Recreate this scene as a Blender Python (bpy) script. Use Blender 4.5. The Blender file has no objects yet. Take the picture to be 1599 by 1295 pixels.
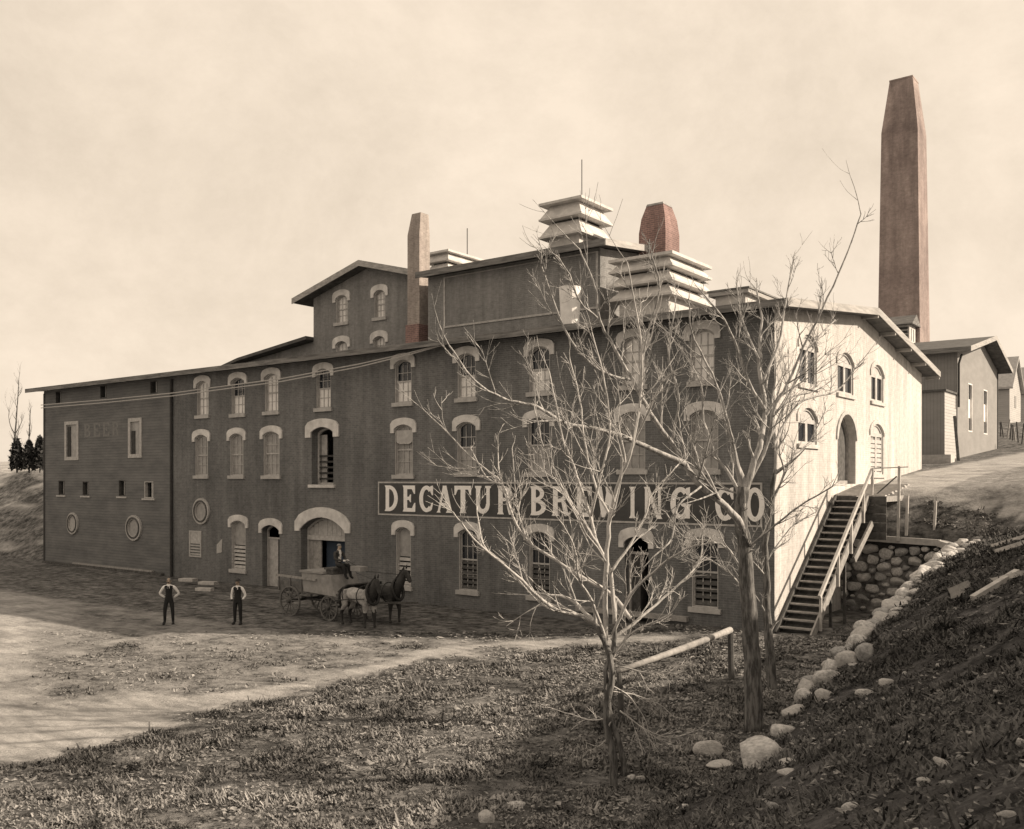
import bpy, bmesh, math, random
import numpy as np
from mathutils import Vector, Matrix, noise, Quaternion

# ------------------------------------------------------------------ camera, light, exposure
scene = bpy.context.scene
F_PX, CX, HZ = 1457.0, 800.0, 748.0          # focal length in photo pixels, centre column, horizon row
CAM_Z = 5.6
cd = bpy.data.cameras.new('camera'); cam = bpy.data.objects.new('camera', cd)
scene.collection.objects.link(cam); scene.camera = cam
cam.location = (0, 0, CAM_Z); cam.rotation_euler = (math.radians(90), 0, 0)
cd.sensor_width = 36; cd.lens = F_PX / 1599 * 36; cd.shift_y = 100.5 / 1599
cd.clip_start = .1; cd.clip_end = 3000

SUN_EL = math.radians(27)
SUN_AZ = Vector((1, -.09, 0)).normalized()
SUN_V = Vector((SUN_AZ.x * math.cos(SUN_EL), SUN_AZ.y * math.cos(SUN_EL), math.sin(SUN_EL)))
world = bpy.data.worlds.new('World'); scene.world = world; world.use_nodes = True
wt = world.node_tree; wt.nodes.clear()
def wn(t, **k):
    n = wt.nodes.new(t)
    for a, b in k.items(): setattr(n, a, b)
    return n
sky = wn('ShaderNodeTexSky', sky_type='NISHITA', sun_disc=False, sun_elevation=SUN_EL,
         sun_rotation=math.atan2(SUN_AZ.x, SUN_AZ.y), air_density=1.0, dust_density=2.5)
bw = wn('ShaderNodeRGBToBW'); wt.links.new(sky.outputs[0], bw.inputs[0])
mul = wn('ShaderNodeVectorMath', operation='MULTIPLY'); wt.links.new(bw.outputs[0], mul.inputs[0])
mul.inputs[1].default_value = (1.0, .84, .66)
tc = wn('ShaderNodeTexCoord')
mp = wn('ShaderNodeMapping'); mp.inputs['Scale'].default_value = (1.0, 1.0, 1.25); wt.links.new(tc.outputs['Generated'], mp.inputs[0])
n1 = wn('ShaderNodeTexNoise'); n1.inputs['Scale'].default_value = 3.6; n1.inputs['Detail'].default_value = 9; n1.inputs['Roughness'].default_value = .7; n1.inputs['Distortion'].default_value = .15
wt.links.new(mp.outputs[0], n1.inputs['Vector'])
cr = wn('ShaderNodeValToRGB'); wt.links.new(n1.outputs[0], cr.inputs[0])
cr.color_ramp.elements[0].position = .33; cr.color_ramp.elements[0].color = (4.6, 3.88, 3.08, 1)
cr.color_ramp.elements[1].position = .66; cr.color_ramp.elements[1].color = (5.9, 5.0, 4.02, 1)
mx = wn('ShaderNodeMix', data_type='RGBA'); mx.inputs[0].default_value = .86
wt.links.new(mul.outputs[0], mx.inputs[6]); wt.links.new(cr.outputs[0], mx.inputs[7])
bg = wn('ShaderNodeBackground'); bg.inputs[1].default_value = .1
wt.links.new(mx.outputs[2], bg.inputs[0])
wo = wn('ShaderNodeOutputWorld'); wt.links.new(bg.outputs[0], wo.inputs[0])
sl = bpy.data.lights.new('sun', 'SUN'); sl.energy = 3.9; sl.angle = math.radians(.6); sl.color = (1, .84, .66)
so = bpy.data.objects.new('sun', sl); scene.collection.objects.link(so)
so.rotation_euler = SUN_V.to_track_quat('Z', 'Y').to_euler(); so.location = (30, -10, 40)
vs = scene.view_settings; vs.view_transform = 'Standard'; vs.look = 'None'; vs.exposure = .87; vs.gamma = 1; vs.use_curve_mapping = False

# ------------------------------------------------------------------ frames: the brewery's corner is the origin of the "site" frame
# site X runs along the long front (negative towards the far left end), site Y runs along the gable, Z up
C0 = Vector((9.005, 32.0)); EX = Vector((.798, -.6025)); EY = Vector((.6025, .798)); ROTZ = math.atan2(-.6025, .798)
def w2s(x, y): dx, dy = x - C0.x, y - C0.y; return (dx * EX.x + dy * EX.y, dx * EY.x + dy * EY.y)
def s2w(X, Y): return (C0.x + X * EX.x + Y * EY.x, C0.y + X * EX.y + Y * EY.y)
def ray(px, py): return Vector(((px - CX) / F_PX, 1, (HZ - py) / F_PX))
CS = Vector((*w2s(0, 0), CAM_Z))
def rs(px, py):
    r = ray(px, py); return Vector((r.x * EX.x + r.y * EX.y, r.x * EY.x + r.y * EY.y, r.z))
def onY(px, py, y0): r = rs(px, py); t = (y0 - CS.y) / r.y; p = CS + r * t; return p.x, p.z
def onX(px, py, x0): r = rs(px, py); t = (x0 - CS.x) / r.x; p = CS + r * t; return p.y, p.z
def onD(px, py, d): return CS + rs(px, py) * d

# ------------------------------------------------------------------ materials
def mat(name, c1, c2=None, scale=3, rough=.85, bump=0, bscale=None, stretch=(1, 1, 1), detail=6, spec=.3, ramp=(.35, .65)):
    m = bpy.data.materials.new(name); m.use_nodes = True; nt = m.node_tree; N, L = nt.nodes, nt.links
    b = N['Principled BSDF']; b.inputs['Roughness'].default_value = rough
    b.inputs['Specular IOR Level'].default_value = spec
    t = N.new('ShaderNodeTexCoord'); mpn = N.new('ShaderNodeMapping'); mpn.inputs['Scale'].default_value = stretch
    L.new(t.outputs['Object'], mpn.inputs[0])
    nz = N.new('ShaderNodeTexNoise'); nz.inputs['Scale'].default_value = scale; nz.inputs['Detail'].default_value = detail
    nz.inputs['Roughness'].default_value = .65
    L.new(mpn.outputs[0], nz.inputs['Vector'])
    rp = N.new('ShaderNodeValToRGB'); L.new(nz.outputs[0], rp.inputs[0])
    c2 = c2 or tuple(v * .8 for v in c1)
    rp.color_ramp.elements[0].position = ramp[0]; rp.color_ramp.elements[1].position = ramp[1]
    rp.color_ramp.elements[0].color = (*c2, 1); rp.color_ramp.elements[1].color = (*c1, 1)
    L.new(rp.outputs[0], b.inputs['Base Color'])
    if bump:
        nb = N.new('ShaderNodeTexNoise'); nb.inputs['Scale'].default_value = bscale or scale * 4; nb.inputs['Detail'].default_value = 5
        L.new(mpn.outputs[0], nb.inputs['Vector'])
        bp = N.new('ShaderNodeBump'); bp.inputs['Strength'].default_value = 1; bp.inputs['Distance'].default_value = bump
        L.new(nb.outputs[0], bp.inputs['Height']); L.new(bp.outputs[0], b.inputs['Normal'])
    m['b'] = 1
    return m
def g(v, w=0): return (v * (1 + .06 * w), v, v * (1 - .06 * w))     # grey, w = how warm

def masonry(name, base, dark, mortar, mottle=.5, brick=(.25, .088), bump=.006):
    """brick courses (pattern on walls seen at 2 px a course) with large soft stains"""
    m = mat(name, base, dark, scale=.35, rough=.92, stretch=(1, 1, .8), ramp=(.3, .7)); nt = m.node_tree; N, L = nt.nodes, nt.links
    b = N['Principled BSDF']; rp = [n for n in N if n.type == 'VALTORGB'][0]
    t = [n for n in N if n.type == 'TEX_COORD'][0]
    s = N.new('ShaderNodeSeparateXYZ'); L.new(t.outputs['Object'], s.inputs[0])
    a = N.new('ShaderNodeMath'); a.operation = 'ADD'; L.new(s.outputs[0], a.inputs[0]); L.new(s.outputs[1], a.inputs[1])
    cmb = N.new('ShaderNodeCombineXYZ'); L.new(a.outputs[0], cmb.inputs[0]); L.new(s.outputs[2], cmb.inputs[1])
    br = N.new('ShaderNodeTexBrick'); br.inputs['Scale'].default_value = 1
    br.inputs['Brick Width'].default_value = brick[0]; br.inputs['Row Height'].default_value = brick[1]
    br.inputs['Mortar Size'].default_value = brick[1] * .13
    br.inputs['Color1'].default_value = (1.12, 1.12, 1.12, 1); br.inputs['Color2'].default_value = (.82, .82, .82, 1)
    br.inputs['Mortar'].default_value = (*mortar, 1)
    L.new(cmb.outputs[0], br.inputs['Vector'])
    mm = N.new('ShaderNodeMix'); mm.data_type = 'RGBA'; mm.blend_type = 'MULTIPLY'; mm.inputs[0].default_value = mottle
    L.new(rp.outputs[0], mm.inputs[6]); L.new(br.outputs[0], mm.inputs[7])
    nf = N.new('ShaderNodeTexNoise'); nf.inputs['Scale'].default_value = 5; nf.inputs['Detail'].default_value = 8
    L.new(t.outputs['Object'], nf.inputs['Vector'])
    mr = N.new('ShaderNodeMapRange'); mr.inputs['From Min'].default_value = .3; mr.inputs['From Max'].default_value = .7
    mr.inputs['To Min'].default_value = .86; mr.inputs['To Max'].default_value = 1.12; L.new(nf.outputs[0], mr.inputs[0])
    m3 = N.new('ShaderNodeMix'); m3.data_type = 'RGBA'; m3.blend_type = 'MULTIPLY'; m3.inputs[0].default_value = 1
    L.new(mm.outputs[2], m3.inputs[6]); L.new(mr.outputs[0], m3.inputs[7])
    ms = N.new('ShaderNodeMapping'); ms.inputs['Scale'].default_value = (1.6, 1.6, .13); L.new(t.outputs['Object'], ms.inputs[0])
    ns = N.new('ShaderNodeTexNoise'); ns.inputs['Scale'].default_value = 1; ns.inputs['Detail'].default_value = 7; ns.inputs['Roughness'].default_value = .7; L.new(ms.outputs[0], ns.inputs['Vector'])
    r4 = N.new('ShaderNodeMapRange'); r4.inputs['From Min'].default_value = .35; r4.inputs['From Max'].default_value = .65; r4.inputs['To Min'].default_value = .78; r4.inputs['To Max'].default_value = 1.15; L.new(ns.outputs[0], r4.inputs[0])
    m4 = N.new('ShaderNodeMix'); m4.data_type = 'RGBA'; m4.blend_type = 'MULTIPLY'; m4.inputs[0].default_value = 1
    L.new(m3.outputs[2], m4.inputs[6]); L.new(r4.outputs[0], m4.inputs[7]); L.new(m4.outputs[2], b.inputs['Base Color'])
    bp = N.new('ShaderNodeBump'); bp.inputs['Distance'].default_value = bump; L.new(br.outputs['Fac'], bp.inputs['Height']); bp.invert = True
    L.new(bp.outputs[0], b.inputs['Normal'])
    return m
def boards(name, base, dark, pitch=.16, axis=2, bump=.02):
    m = mat(name, base, dark, scale=.5, rough=.85, stretch=(1, 1, 3)); N, L = m.node_tree.nodes, m.node_tree.links
    t = [n for n in N if n.type == 'TEX_COORD'][0]; b = N['Principled BSDF']
    s = N.new('ShaderNodeSeparateXYZ'); L.new(t.outputs['Object'], s.inputs[0])
    src = s.outputs[2]
    if axis != 2:
        a = N.new('ShaderNodeMath'); a.operation = 'ADD'; L.new(s.outputs[0], a.inputs[0]); L.new(s.outputs[1], a.inputs[1]); src = a.outputs[0]
    d = N.new('ShaderNodeMath'); d.operation = 'DIVIDE'; L.new(src, d.inputs[0]); d.inputs[1].default_value = pitch
    f = N.new('ShaderNodeMath'); f.operation = 'FRACT'; L.new(d.outputs[0], f.inputs[0])
    bp = N.new('ShaderNodeBump'); bp.inputs['Distance'].default_value = bump; bp.invert = (axis == 2); L.new(f.outputs[0], bp.inputs['Height'])
    L.new(bp.outputs[0], b.inputs['Normal'])
    cmp_ = N.new('ShaderNodeMath'); cmp_.operation = 'LESS_THAN'; L.new(f.outputs[0], cmp_.inputs[0]); cmp_.inputs[1].default_value = .1
    rp = [n for n in N if n.type == 'VALTORGB'][0]
    mm = N.new('ShaderNodeMix'); mm.data_type = 'RGBA'; mm.blend_type = 'MULTIPLY'; L.new(cmp_.outputs[0], mm.inputs[0])
    L.new(rp.outputs[0], mm.inputs[6]); mm.inputs[7].default_value = (.72, .72, .72, 1); L.new(mm.outputs[2], b.inputs['Base Color'])
    return m
M = {}
M['brick'] = masonry('dark_brick', g(.19, -.1), g(.11, -.4), (1.35, 1.35, 1.35), .7, bump=.005)
M['brick_rear'] = masonry('rear_brick', g(.27, .1), g(.2, 0), (1.2, 1.2, 1.2))
M['white_brick'] = masonry('whitewashed_brick', (.56, .545, .53), (.48, .465, .45), (.88, .87, .85), .12, bump=.003)
M['annex'] = boards('annex_siding', g(.175, -.1), g(.115, -.4), .17, 2, .01)
M['stack'] = masonry('smokestack_brick', (.42, .345, .32), (.17, .135, .13), (1.2, 1.2, 1.2), .5)
M['red_brick'] = masonry('reddish_brick', (.27, .185, .175), (.15, .105, .10), (1.7, 1.6, 1.5), .9, (.26, .1))
M['chimney'] = masonry('weathered_brick', (.40, .36, .33), (.22, .19, .18), (1.3, 1.3, 1.3), .6)
M['hood'] = mat('pale_stone_hood', g(.72, .3), g(.46, .3), 1.7, bump=.015, bscale=9)
M['sill'] = mat('sill_stone', g(.46, .3), g(.34, .3), 4)
M['frame'] = mat('window_frame_paint', g(.5, .3), g(.34, .3), 6)
M['dframe'] = mat('dark_frame_paint', g(.06, .2), g(.035), 6)
M['shade'] = mat('pale_window_blind', g(.8, .3), g(.66, .3), 3, rough=.5)
M['gframe'] = mat('weathered_white_paint', g(.5, .3), g(.36, .3), 4)
M['mid'] = mat('dusty_glass', g(.36, .3), g(.24, .2), 3, rough=.35)
M['glass'] = mat('dark_glass', (.018, .022, .03), (.01, .012, .016), 3, rough=.12, spec=.5)
M['black'] = mat('dark_interior', g(.012), g(.008), 3)
M['roof'] = mat('roof_felt', g(.12, .2), g(.07, .1), 2, bump=.01)
M['fascia'] = mat('weathered_fascia', g(.24, .3), g(.09, .2), 3, stretch=(.3, 1, 3))
M['pfascia'] = mat('pale_fascia', g(.42, .5), g(.25, .3), 3, stretch=(1, .3, 3))
M['soffit'] = mat('soffit_boards', g(.13, .1), g(.05, .1), 2.5)
M['wood'] = mat('weathered_wood', g(.36, .5), g(.20, .4), 5, stretch=(1, 1, 1), bump=.004)
M['woodl'] = mat('bleached_wood', g(.52, .5), g(.36, .4), 5, bump=.004)
M['woodd'] = mat('dark_wood', g(.11, .3), g(.05, .2), 5, bump=.004)
M['vent'] = mat('ventilator_paint', g(.62, .5), g(.44, .4), 2.5)
M['vgap'] = mat('ventilator_gap', g(.10, .3), g(.05, .2), 2.5)
M['sign'] = mat('sign_ground', g(.085, -.1), g(.06, -.2), 2)
M['letter'] = mat('sign_letter_paint', g(.88, .3), g(.7, .3), 7, ramp=(.25, .5))
M['fadedletter'] = mat('faded_letter_paint', g(.215, .2), g(.15, .1), 9)
M['stone'] = mat('field_stone', g(.62, .3), g(.3, .2), 3.5, bump=.02, bscale=9)
M['stoned'] = mat('dark_field_stone', g(.42, .1), g(.2, .1), 3.5, bump=.02, bscale=9)
M['stonel'] = mat('pale_boulder', g(.5, .4), g(.33, .3), 4, bump=.02, bscale=9)
M['mortar'] = mat('wall_core', g(.04), g(.02), 5, bump=.03)
M['coping'] = mat('concrete_coping', g(.44, .4), g(.3, .3), 3, bump=.01)
M['bark'] = mat('pale_bark', g(.52, .4), g(.34, .3), 9, stretch=(1, 1, .25), bump=.01, bscale=30)
M['barkd'] = mat('dark_bark', g(.15, .3), g(.04, .2), 12, stretch=(1, 1, .16), bump=.06, bscale=16, ramp=(.42, .6))
M['barkl'] = mat('limb_bark', g(.46, .3), g(.20, .2), 12, stretch=(1, 1, .2), bump=.02, bscale=20, ramp=(.38, .6))
M['barkm'] = mat('mid_bark', g(.19, .3), g(.06, .2), 12, stretch=(1, 1, .2), bump=.03, bscale=20, ramp=(.42, .6))
M['iron'] = mat('iron', g(.05), g(.03), 6, rough=.5)
M['wire'] = mat('cable', g(.5, .4), g(.4, .4), 6)
M['house'] = boards('house_siding', g(.42, .3), g(.36, .3), .2)
M['boiler'] = boards('boiler_siding', g(.28, .3), g(.23, .3), .2, 0, .01)
M['evergreen'] = mat('evergreen', g(.05, -.3), g(.02, -.3), 2)
M['skin'] = mat('skin', (.38, .3, .24), (.3, .24, .19), 8, rough=.6)
M['shirt'] = mat('shirt_cloth', g(.8, .2), g(.68, .2), 8)
M['cloth'] = mat('dark_cloth', g(.022, -.5), g(.015, -.5), 8)
M['coat'] = mat('coat_cloth', g(.06, .1), g(.04), 8)
M['hair'] = mat('dark_hair', g(.03), g(.02), 30)
M['hairg'] = mat('grey_hair', g(.25), g(.15), 30)
M['horsew'] = mat('grey_horse_coat', g(.42, .3), g(.16, .2), 3.2, ramp=(.35, .6))
M['horsed'] = mat('dark_horse_coat', g(.05, .2), g(.025, .1), 4)
M['leather'] = mat('harness_leather', g(.03), g(.018), 9, rough=.5)
M['wagon'] = mat('wagon_paint', g(.17, .3), g(.09, .2), 5)
M['crate'] = mat('pale_box_paint', g(.30, .4), g(.2, .3), 3)

# ------------------------------------------------------------------ mesh building
COL = scene.collection
class MB:
    def __init__(s, f=None): s.v = []; s.f = []; s.map = f or (lambda a, b, c: (a, b, c))
    def add(s, vs, fs):
        n = len(s.v); s.v += [s.map(*v) for v in vs]; s.f += [tuple(i + n for i in f) for f in fs]; return s
    def box(s, x0, x1, y0, y1, z0, z1):
        x0, x1 = sorted((x0, x1)); y0, y1 = sorted((y0, y1)); z0, z1 = sorted((z0, z1))
        return s.add([(x0, y0, z0), (x1, y0, z0), (x1, y1, z0), (x0, y1, z0), (x0, y0, z1), (x1, y0, z1), (x1, y1, z1), (x0, y1, z1)],
                     [(3, 2, 1, 0), (4, 5, 6, 7), (0, 1, 5, 4), (1, 2, 6, 5), (2, 3, 7, 6), (3, 0, 4, 7)])
    def hexa(s, b, t): return s.add(list(b) + list(t), [(3, 2, 1, 0), (4, 5, 6, 7), (0, 1, 5, 4), (1, 2, 6, 5), (2, 3, 7, 6), (3, 0, 4, 7)])
    def prism(s, poly, d0, d1, ax='d'):
        """poly = (a, z) pairs, counter-clockwise seen from +d; extruded from d0 to d1; ax 'x' / 'y' gives the extrusion axis"""
        k = {'d': lambda a, z, d: (a, z, d), 'y': lambda a, z, d: (a, d, z), 'x': lambda a, z, d: (d, a, z), 'z': lambda a, z, d: (a, z, d)}[ax]
        n = len(poly)
        vs = [k(a, z, d0) for a, z in poly] + [k(a, z, d1) for a, z in poly]
        return s.add(vs, [tuple(range(n))[::-1], tuple(range(n, 2 * n))] + [(i, (i + 1) % n, n + (i + 1) % n, n + i) for i in range(n)])
    def ring(s, outer, inner, d0, d1, closed=True):
        n = len(outer); vs = []
        for L, d in ((outer, d1), (inner, d1), (outer, d0), (inner, d0)): vs += [(a, z, d) for a, z in L]
        fs = []
        for i in range(n if closed else n - 1):
            j = (i + 1) % n
            fs += [(i, j, n + j, n + i), (2 * n + j, 2 * n + i, 3 * n + i, 3 * n + j), (j, i, 2 * n + i, 2 * n + j), (n + i, n + j, 3 * n + j, 3 * n + i)]
        if not closed: fs += [(0, n, 3 * n, 2 * n), (n - 1, 3 * n - 1, 4 * n - 1, 2 * n - 1)]
        return s.add(vs, fs)
    def beam(s, p, q, w, h, up=(0, 0, 1)):
        p, q = Vector(p), Vector(q); d = (q - p).normalized(); up = Vector(up)
        sd = d.cross(up); sd = sd.normalized() if sd.length > 1e-4 else Vector((1, 0, 0)); u = sd.cross(d).normalized()
        sd *= w / 2; u *= h / 2
        return s.hexa([p - sd - u, p + sd - u, q + sd - u, q - sd - u], [p - sd + u, p + sd + u, q + sd + u, q - sd + u])
    def tube(s, pts, rad, k=6, cap=True):
        pts = [Vector(p) for p in pts]; n = len(pts)
        if not hasattr(rad, '__len__'): rad = [rad] * n
        t0 = (pts[1] - pts[0]).normalized(); a = Vector((0, 0, 1)) if abs(t0.z) < .9 else Vector((1, 0, 0))
        u = t0.cross(a).normalized(); vs = []
        for i, p in enumerate(pts):
            t = (pts[min(i + 1, n - 1)] - pts[max(i - 1, 0)])
            t = t.normalized() if t.length > 1e-6 else t0
            u = u - t * u.dot(t); u = u.normalized() if u.length > 1e-6 else t.orthogonal().normalized(); w = t.cross(u)
            for j in range(k):
                an = 2 * math.pi * j / k; vs.append(tuple(p + (u * math.cos(an) + w * math.sin(an)) * rad[i]))
        fs = [(i * k + j, i * k + (j + 1) % k, (i + 1) * k + (j + 1) % k, (i + 1) * k + j) for i in range(n - 1) for j in range(k)]
        if cap: fs += [tuple(range(k))[::-1], tuple(range((n - 1) * k, n * k))]
        return s.add(vs, fs)
    def mesh(s, name, m, base=(0, 0, 0), fix=True):
        me = bpy.data.meshes.new(name)
        bx, by, bz = base
        me.from_pydata([(x - bx, y - by, z - bz) for x, y, z in s.v], [], s.f); me.update()
        if fix:
            bm = bmesh.new(); bm.from_mesh(me); bmesh.ops.recalc_face_normals(bm, faces=bm.faces); bm.to_mesh(me); bm.free()
        if m: me.materials.append(M[m] if isinstance(m, str) else m)
        return me
def root_of(p):
    while p.parent: p = p.parent
    return p
def part(name, mb, m, parent, label=None, stuff=False, smooth=False):
    base = root_of(parent)['_base'][:] if parent else (0, 0, 0)
    o = bpy.data.objects.new(name, mb.mesh(name, m, base)); COL.objects.link(o); o.parent = parent
    if label: o['label'] = label
    if stuff: o['kind'] = 'stuff'
    if smooth:
        for p in o.data.polygons: p.use_smooth = True
    return o
def thing(name, label, cat, base=(0, 0, 0), group=None, rot=ROTZ):
    o = bpy.data.objects.new(name, None); COL.objects.link(o); o.empty_display_size = .3
    o.location = (*s2w(base[0], base[1]), base[2]); o.rotation_euler = (0, 0, rot)
    o['label'] = label; o['category'] = cat; o['_base'] = list(base)
    if group: o['group'] = group
    return o
def solo(name, mb, m, label, cat, base, group=None, smooth=False):
    """a thing that is one mesh; vertices given in the site frame"""
    o = bpy.data.objects.new(name, mb.mesh(name, m, base)); COL.objects.link(o)
    o.location = (*s2w(base[0], base[1]), base[2]); o.rotation_euler = (0, 0, ROTZ)
    o['label'] = label; o['category'] = cat
    if group: o['group'] = group
    if smooth:
        for p in o.data.polygons: p.use_smooth = True
    return o
def FRONT(y0): return lambda a, z, d: (a, y0 - d, z)      # wall facing the yard
def GABLE(x0): return lambda a, z, d: (x0 + d, a, z)      # wall facing right
def boolean(o, cutters):
    """cut window and door openings out of a wall"""
    mb = MB()
    for vs, fs in cutters: mb.add(vs, fs)
    base = root_of(o)['_base'][:]
    c = bpy.data.objects.new('cut', mb.mesh('cut', None, base)); COL.objects.link(c); c.parent = o.parent
    md = o.modifiers.new('b', 'BOOLEAN'); md.operation = 'DIFFERENCE'; md.solver = 'EXACT'; md.object = c
    dg = bpy.context.evaluated_depsgraph_get(); me = bpy.data.meshes.new_from_object(o.evaluated_get(dg))
    o.modifiers.clear(); o.data = me; bpy.data.objects.remove(c)
def cutter(poly, mp, depth=.8, out=.3):
    m = MB(mp).prism(poly, -depth, out); return (m.v, m.f)

# ------------------------------------------------------------------ terrain
def sm(a, b, x): t = min(1, max(0, (x - a) / (b - a))); return t * t * (3 - 2 * t)
ZT = ([-40, -14, -11, -8, -4, 0, 3, 5, 7.2, 10, 20, 34, 48, 70, 200, 900], [0, 0, .5, 1.0, 1.7, 2.46, 2.85, 3.1, 3.4, 5.25, 6.15, 6.9, 7.9, 11, 19, 60])
ZL = ([-40, .2, 9, 11, 20, 48, 70, 200, 900], [0, 0, 6.2, 6.35, 6.6, 7.2, 7.6, 11.5, 44])
def ground(X, Y, n=True):
    if X > 4.7 or (Y > 7.2 and X > -.6) or Y > 19.5:
        zt = float(np.interp(Y, *ZT))
        if X < 0 and Y > 7: zl = float(np.interp(Y, *ZL)); k = sm(-5, -45, X) if False else sm(5, 45, -X); zt = zt * (1 - k) + zl * k
        z = zt
        if X > 4.7:
            sl_ = .55 - .45 * sm(-3, 10, Y); dx = X - 4.7
            if Y < -12: dx = max(0, dx - .6 * sm(-12, -16, Y)) if False else dx
            z += sl_ * dx if dx < 9 else sl_ * (9 + (dx - 9) * .5)
            z += 2.6 * sm(12.4, 17, X) * sm(-25, -19, Y) * sm(7, 1, -(-Y)) if Y < 7 else 0  # extra crest out of view on the right, raised to shade trunks and foreground
            if X > 30: z -= (X - 30) * .25 * (1 - sm(20, 60, Y)); z = max(z, 2)
        if 4.7 >= X > -.6 and Y > 7.2: z = min(z, float(np.interp(Y, [7.2, 8.7, 10.2, 20], [3.45, 4.8, 5.25, 6.1])) ) if Y < 20 else z
    elif X < -50.4 and Y > 0:
        z = float(np.interp(Y, *ZL))
        z *= 1
    else:
        z = .35 * sm(-9, -1, X) * sm(-10, -2, Y) if Y > -10 else 0
        z = z if Y < .5 or X > -.5 else -.3
    if n:
        d = math.hypot(X - CS.x, Y - CS.y)
        inb = (-50.7 < X < .1 and 0 < Y < 20.1)
        if not inb:
            p = Vector((X, Y, 0))
            rough = .35 if (X < 2 and -28 < Y < 1 and X > -80) else 1
            if d < 45 or Y < 30: z += rough * .09 * noise.noise(p * .55) + rough * .05 * noise.noise(p * 1.7 + Vector((7, 3, 1)))
            if d < 28: z += (.5 if rough < 1 and Y > -12 else 1) * .035 * noise.noise(p * 4.1)
            if X < -50.4 and 0 < Y < 14: z += .5 * noise.noise(Vector((X * .25, Y * .3, 3))) * sm(0, 3, Y)
    return z
def hit(px, py, far=140):
    """where the sight line through a photo pixel meets the ground (site frame)"""
    r = rs(px, py); t = 3
    while t < far:
        p = CS + r * t
        if p.z < ground(p.x, p.y, False): break
        t += .05
    return p
def ppx(X, Y, z):
    x, y = s2w(X, Y); return CX + F_PX * x / y, HZ + F_PX * (CAM_Z - z) / y, y
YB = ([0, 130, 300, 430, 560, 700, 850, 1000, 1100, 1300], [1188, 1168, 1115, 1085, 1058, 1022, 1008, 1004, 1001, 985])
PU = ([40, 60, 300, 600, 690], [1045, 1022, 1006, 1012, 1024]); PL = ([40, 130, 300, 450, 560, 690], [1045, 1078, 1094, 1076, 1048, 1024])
def dirt_and_shade(X, Y, z):
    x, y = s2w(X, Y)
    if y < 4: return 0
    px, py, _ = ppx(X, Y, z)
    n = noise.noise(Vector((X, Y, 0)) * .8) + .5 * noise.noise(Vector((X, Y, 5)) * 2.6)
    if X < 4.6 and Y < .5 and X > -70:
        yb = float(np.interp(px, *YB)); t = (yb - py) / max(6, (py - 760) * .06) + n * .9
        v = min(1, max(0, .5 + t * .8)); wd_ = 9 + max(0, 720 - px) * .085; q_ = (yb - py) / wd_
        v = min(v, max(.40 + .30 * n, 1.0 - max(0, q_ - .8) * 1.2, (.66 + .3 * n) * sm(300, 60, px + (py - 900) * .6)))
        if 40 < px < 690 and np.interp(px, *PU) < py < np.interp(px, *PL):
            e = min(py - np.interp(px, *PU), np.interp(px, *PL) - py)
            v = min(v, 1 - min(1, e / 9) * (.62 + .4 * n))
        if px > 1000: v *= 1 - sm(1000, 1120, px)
        yt = -min(9.5, 1.2 + .62 * abs(min(X, 0))); v = min(v, .04 + .95 * sm(yt + 1.6, yt - 1.0, Y) + .22 * n)  # ground colour darkened near the wall, following the building's cast-shadow outline
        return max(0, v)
    if Y > 6.5 and X > -1:
        c = float(np.interp(px, [1290, 1380, 1440, 1520, 1599, 1700], [765, 765, 757, 733, 718, 705])); w = float(np.interp(px, [1290, 1400, 1440, 1520, 1599], [16, 14, 18, 9, 8]))
        c2 = float(np.interp(px, [1440, 1500, 1599], [770, 782, 806]))
        v = 1 - min(1, max(0, (abs(py - c) - w) / 6 + .5 * n)); v2 = (1 - min(1, max(0, (abs(py - c2) - 4) / 5 + .5 * n))) * .8 if px > 1430 else 0
        return max(v, v2, .45 if (c < py < c2 and px > 1430) else .1)
    if X < -50.4 and Y > 0:
        return min(1, max(0, .25 + .55 * sm(8.3, 9.6, Y) + 1.1 * noise.noise(Vector((X * .22 + Y * .5, Y * .9 - X * .2, 2)))))
    return .05

# ------------------------------------------------------------------ the ground sheet
def axis(segs):
    out = []
    for a, b, st in segs: n = max(1, round((b - a) / st)); out += [a + (b - a) * i / n for i in range(n)]
    return out + [segs[-1][1]]
gx = axis([(-1500, -400, 100), (-400, -150, 25), (-150, -90, 4), (-90, -55, 1.2), (-55, -25, .6), (-25, -8, .32), (-8, 4.65, .22), (4.65, 4.75, .1), (4.75, 16, .22), (16, 30, .8), (30, 120, 6), (120, 1000, 60)])
gy = axis([(-300, -60, 20), (-60, -32, 1.5), (-32, -8, .22), (-8, 0, .32), (0, 6.9, .46), (6.9, 7.22, .16), (7.22, 22, .42), (22, 60, 1.2), (60, 130, 4), (130, 300, 15), (300, 1700, 100)])
nx, ny = len(gx), len(gy)
V = [(X, Y, ground(X, Y)) for Y in gy for X in gx]
Fc = [(j * nx + i, j * nx + i + 1, (j + 1) * nx + i + 1, (j + 1) * nx + i) for j in range(ny - 1) for i in range(nx - 1)]
me = bpy.data.meshes.new('ground'); me.from_pydata(V, [], Fc)
ab = me.attributes.new('bank', 'FLOAT', 'POINT'); ab.data.foreach_set('value', [(.45 * sm(-.5, 3.5, v[0]) * sm(-8, -12, v[1]) + .55 * sm(4.2, 5.6, v[0]) + .45 * sm(4.2, 5.6, v[0]) * (1 - sm(-8, -12, v[1]))) * sm(9, 6, v[1]) for v in V])  # painted shade: darkens the bank and the foreground beside it
at = me.attributes.new('dirt_and_shade', 'FLOAT', 'POINT'); at.data.foreach_set('value', [dirt_and_shade(*v) for v in V])
for p in me.polygons: p.use_smooth = True
gm = bpy.data.materials.new('ground_soil_and_grass'); gm.use_nodes = True; N, L = gm.node_tree.nodes, gm.node_tree.links
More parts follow.
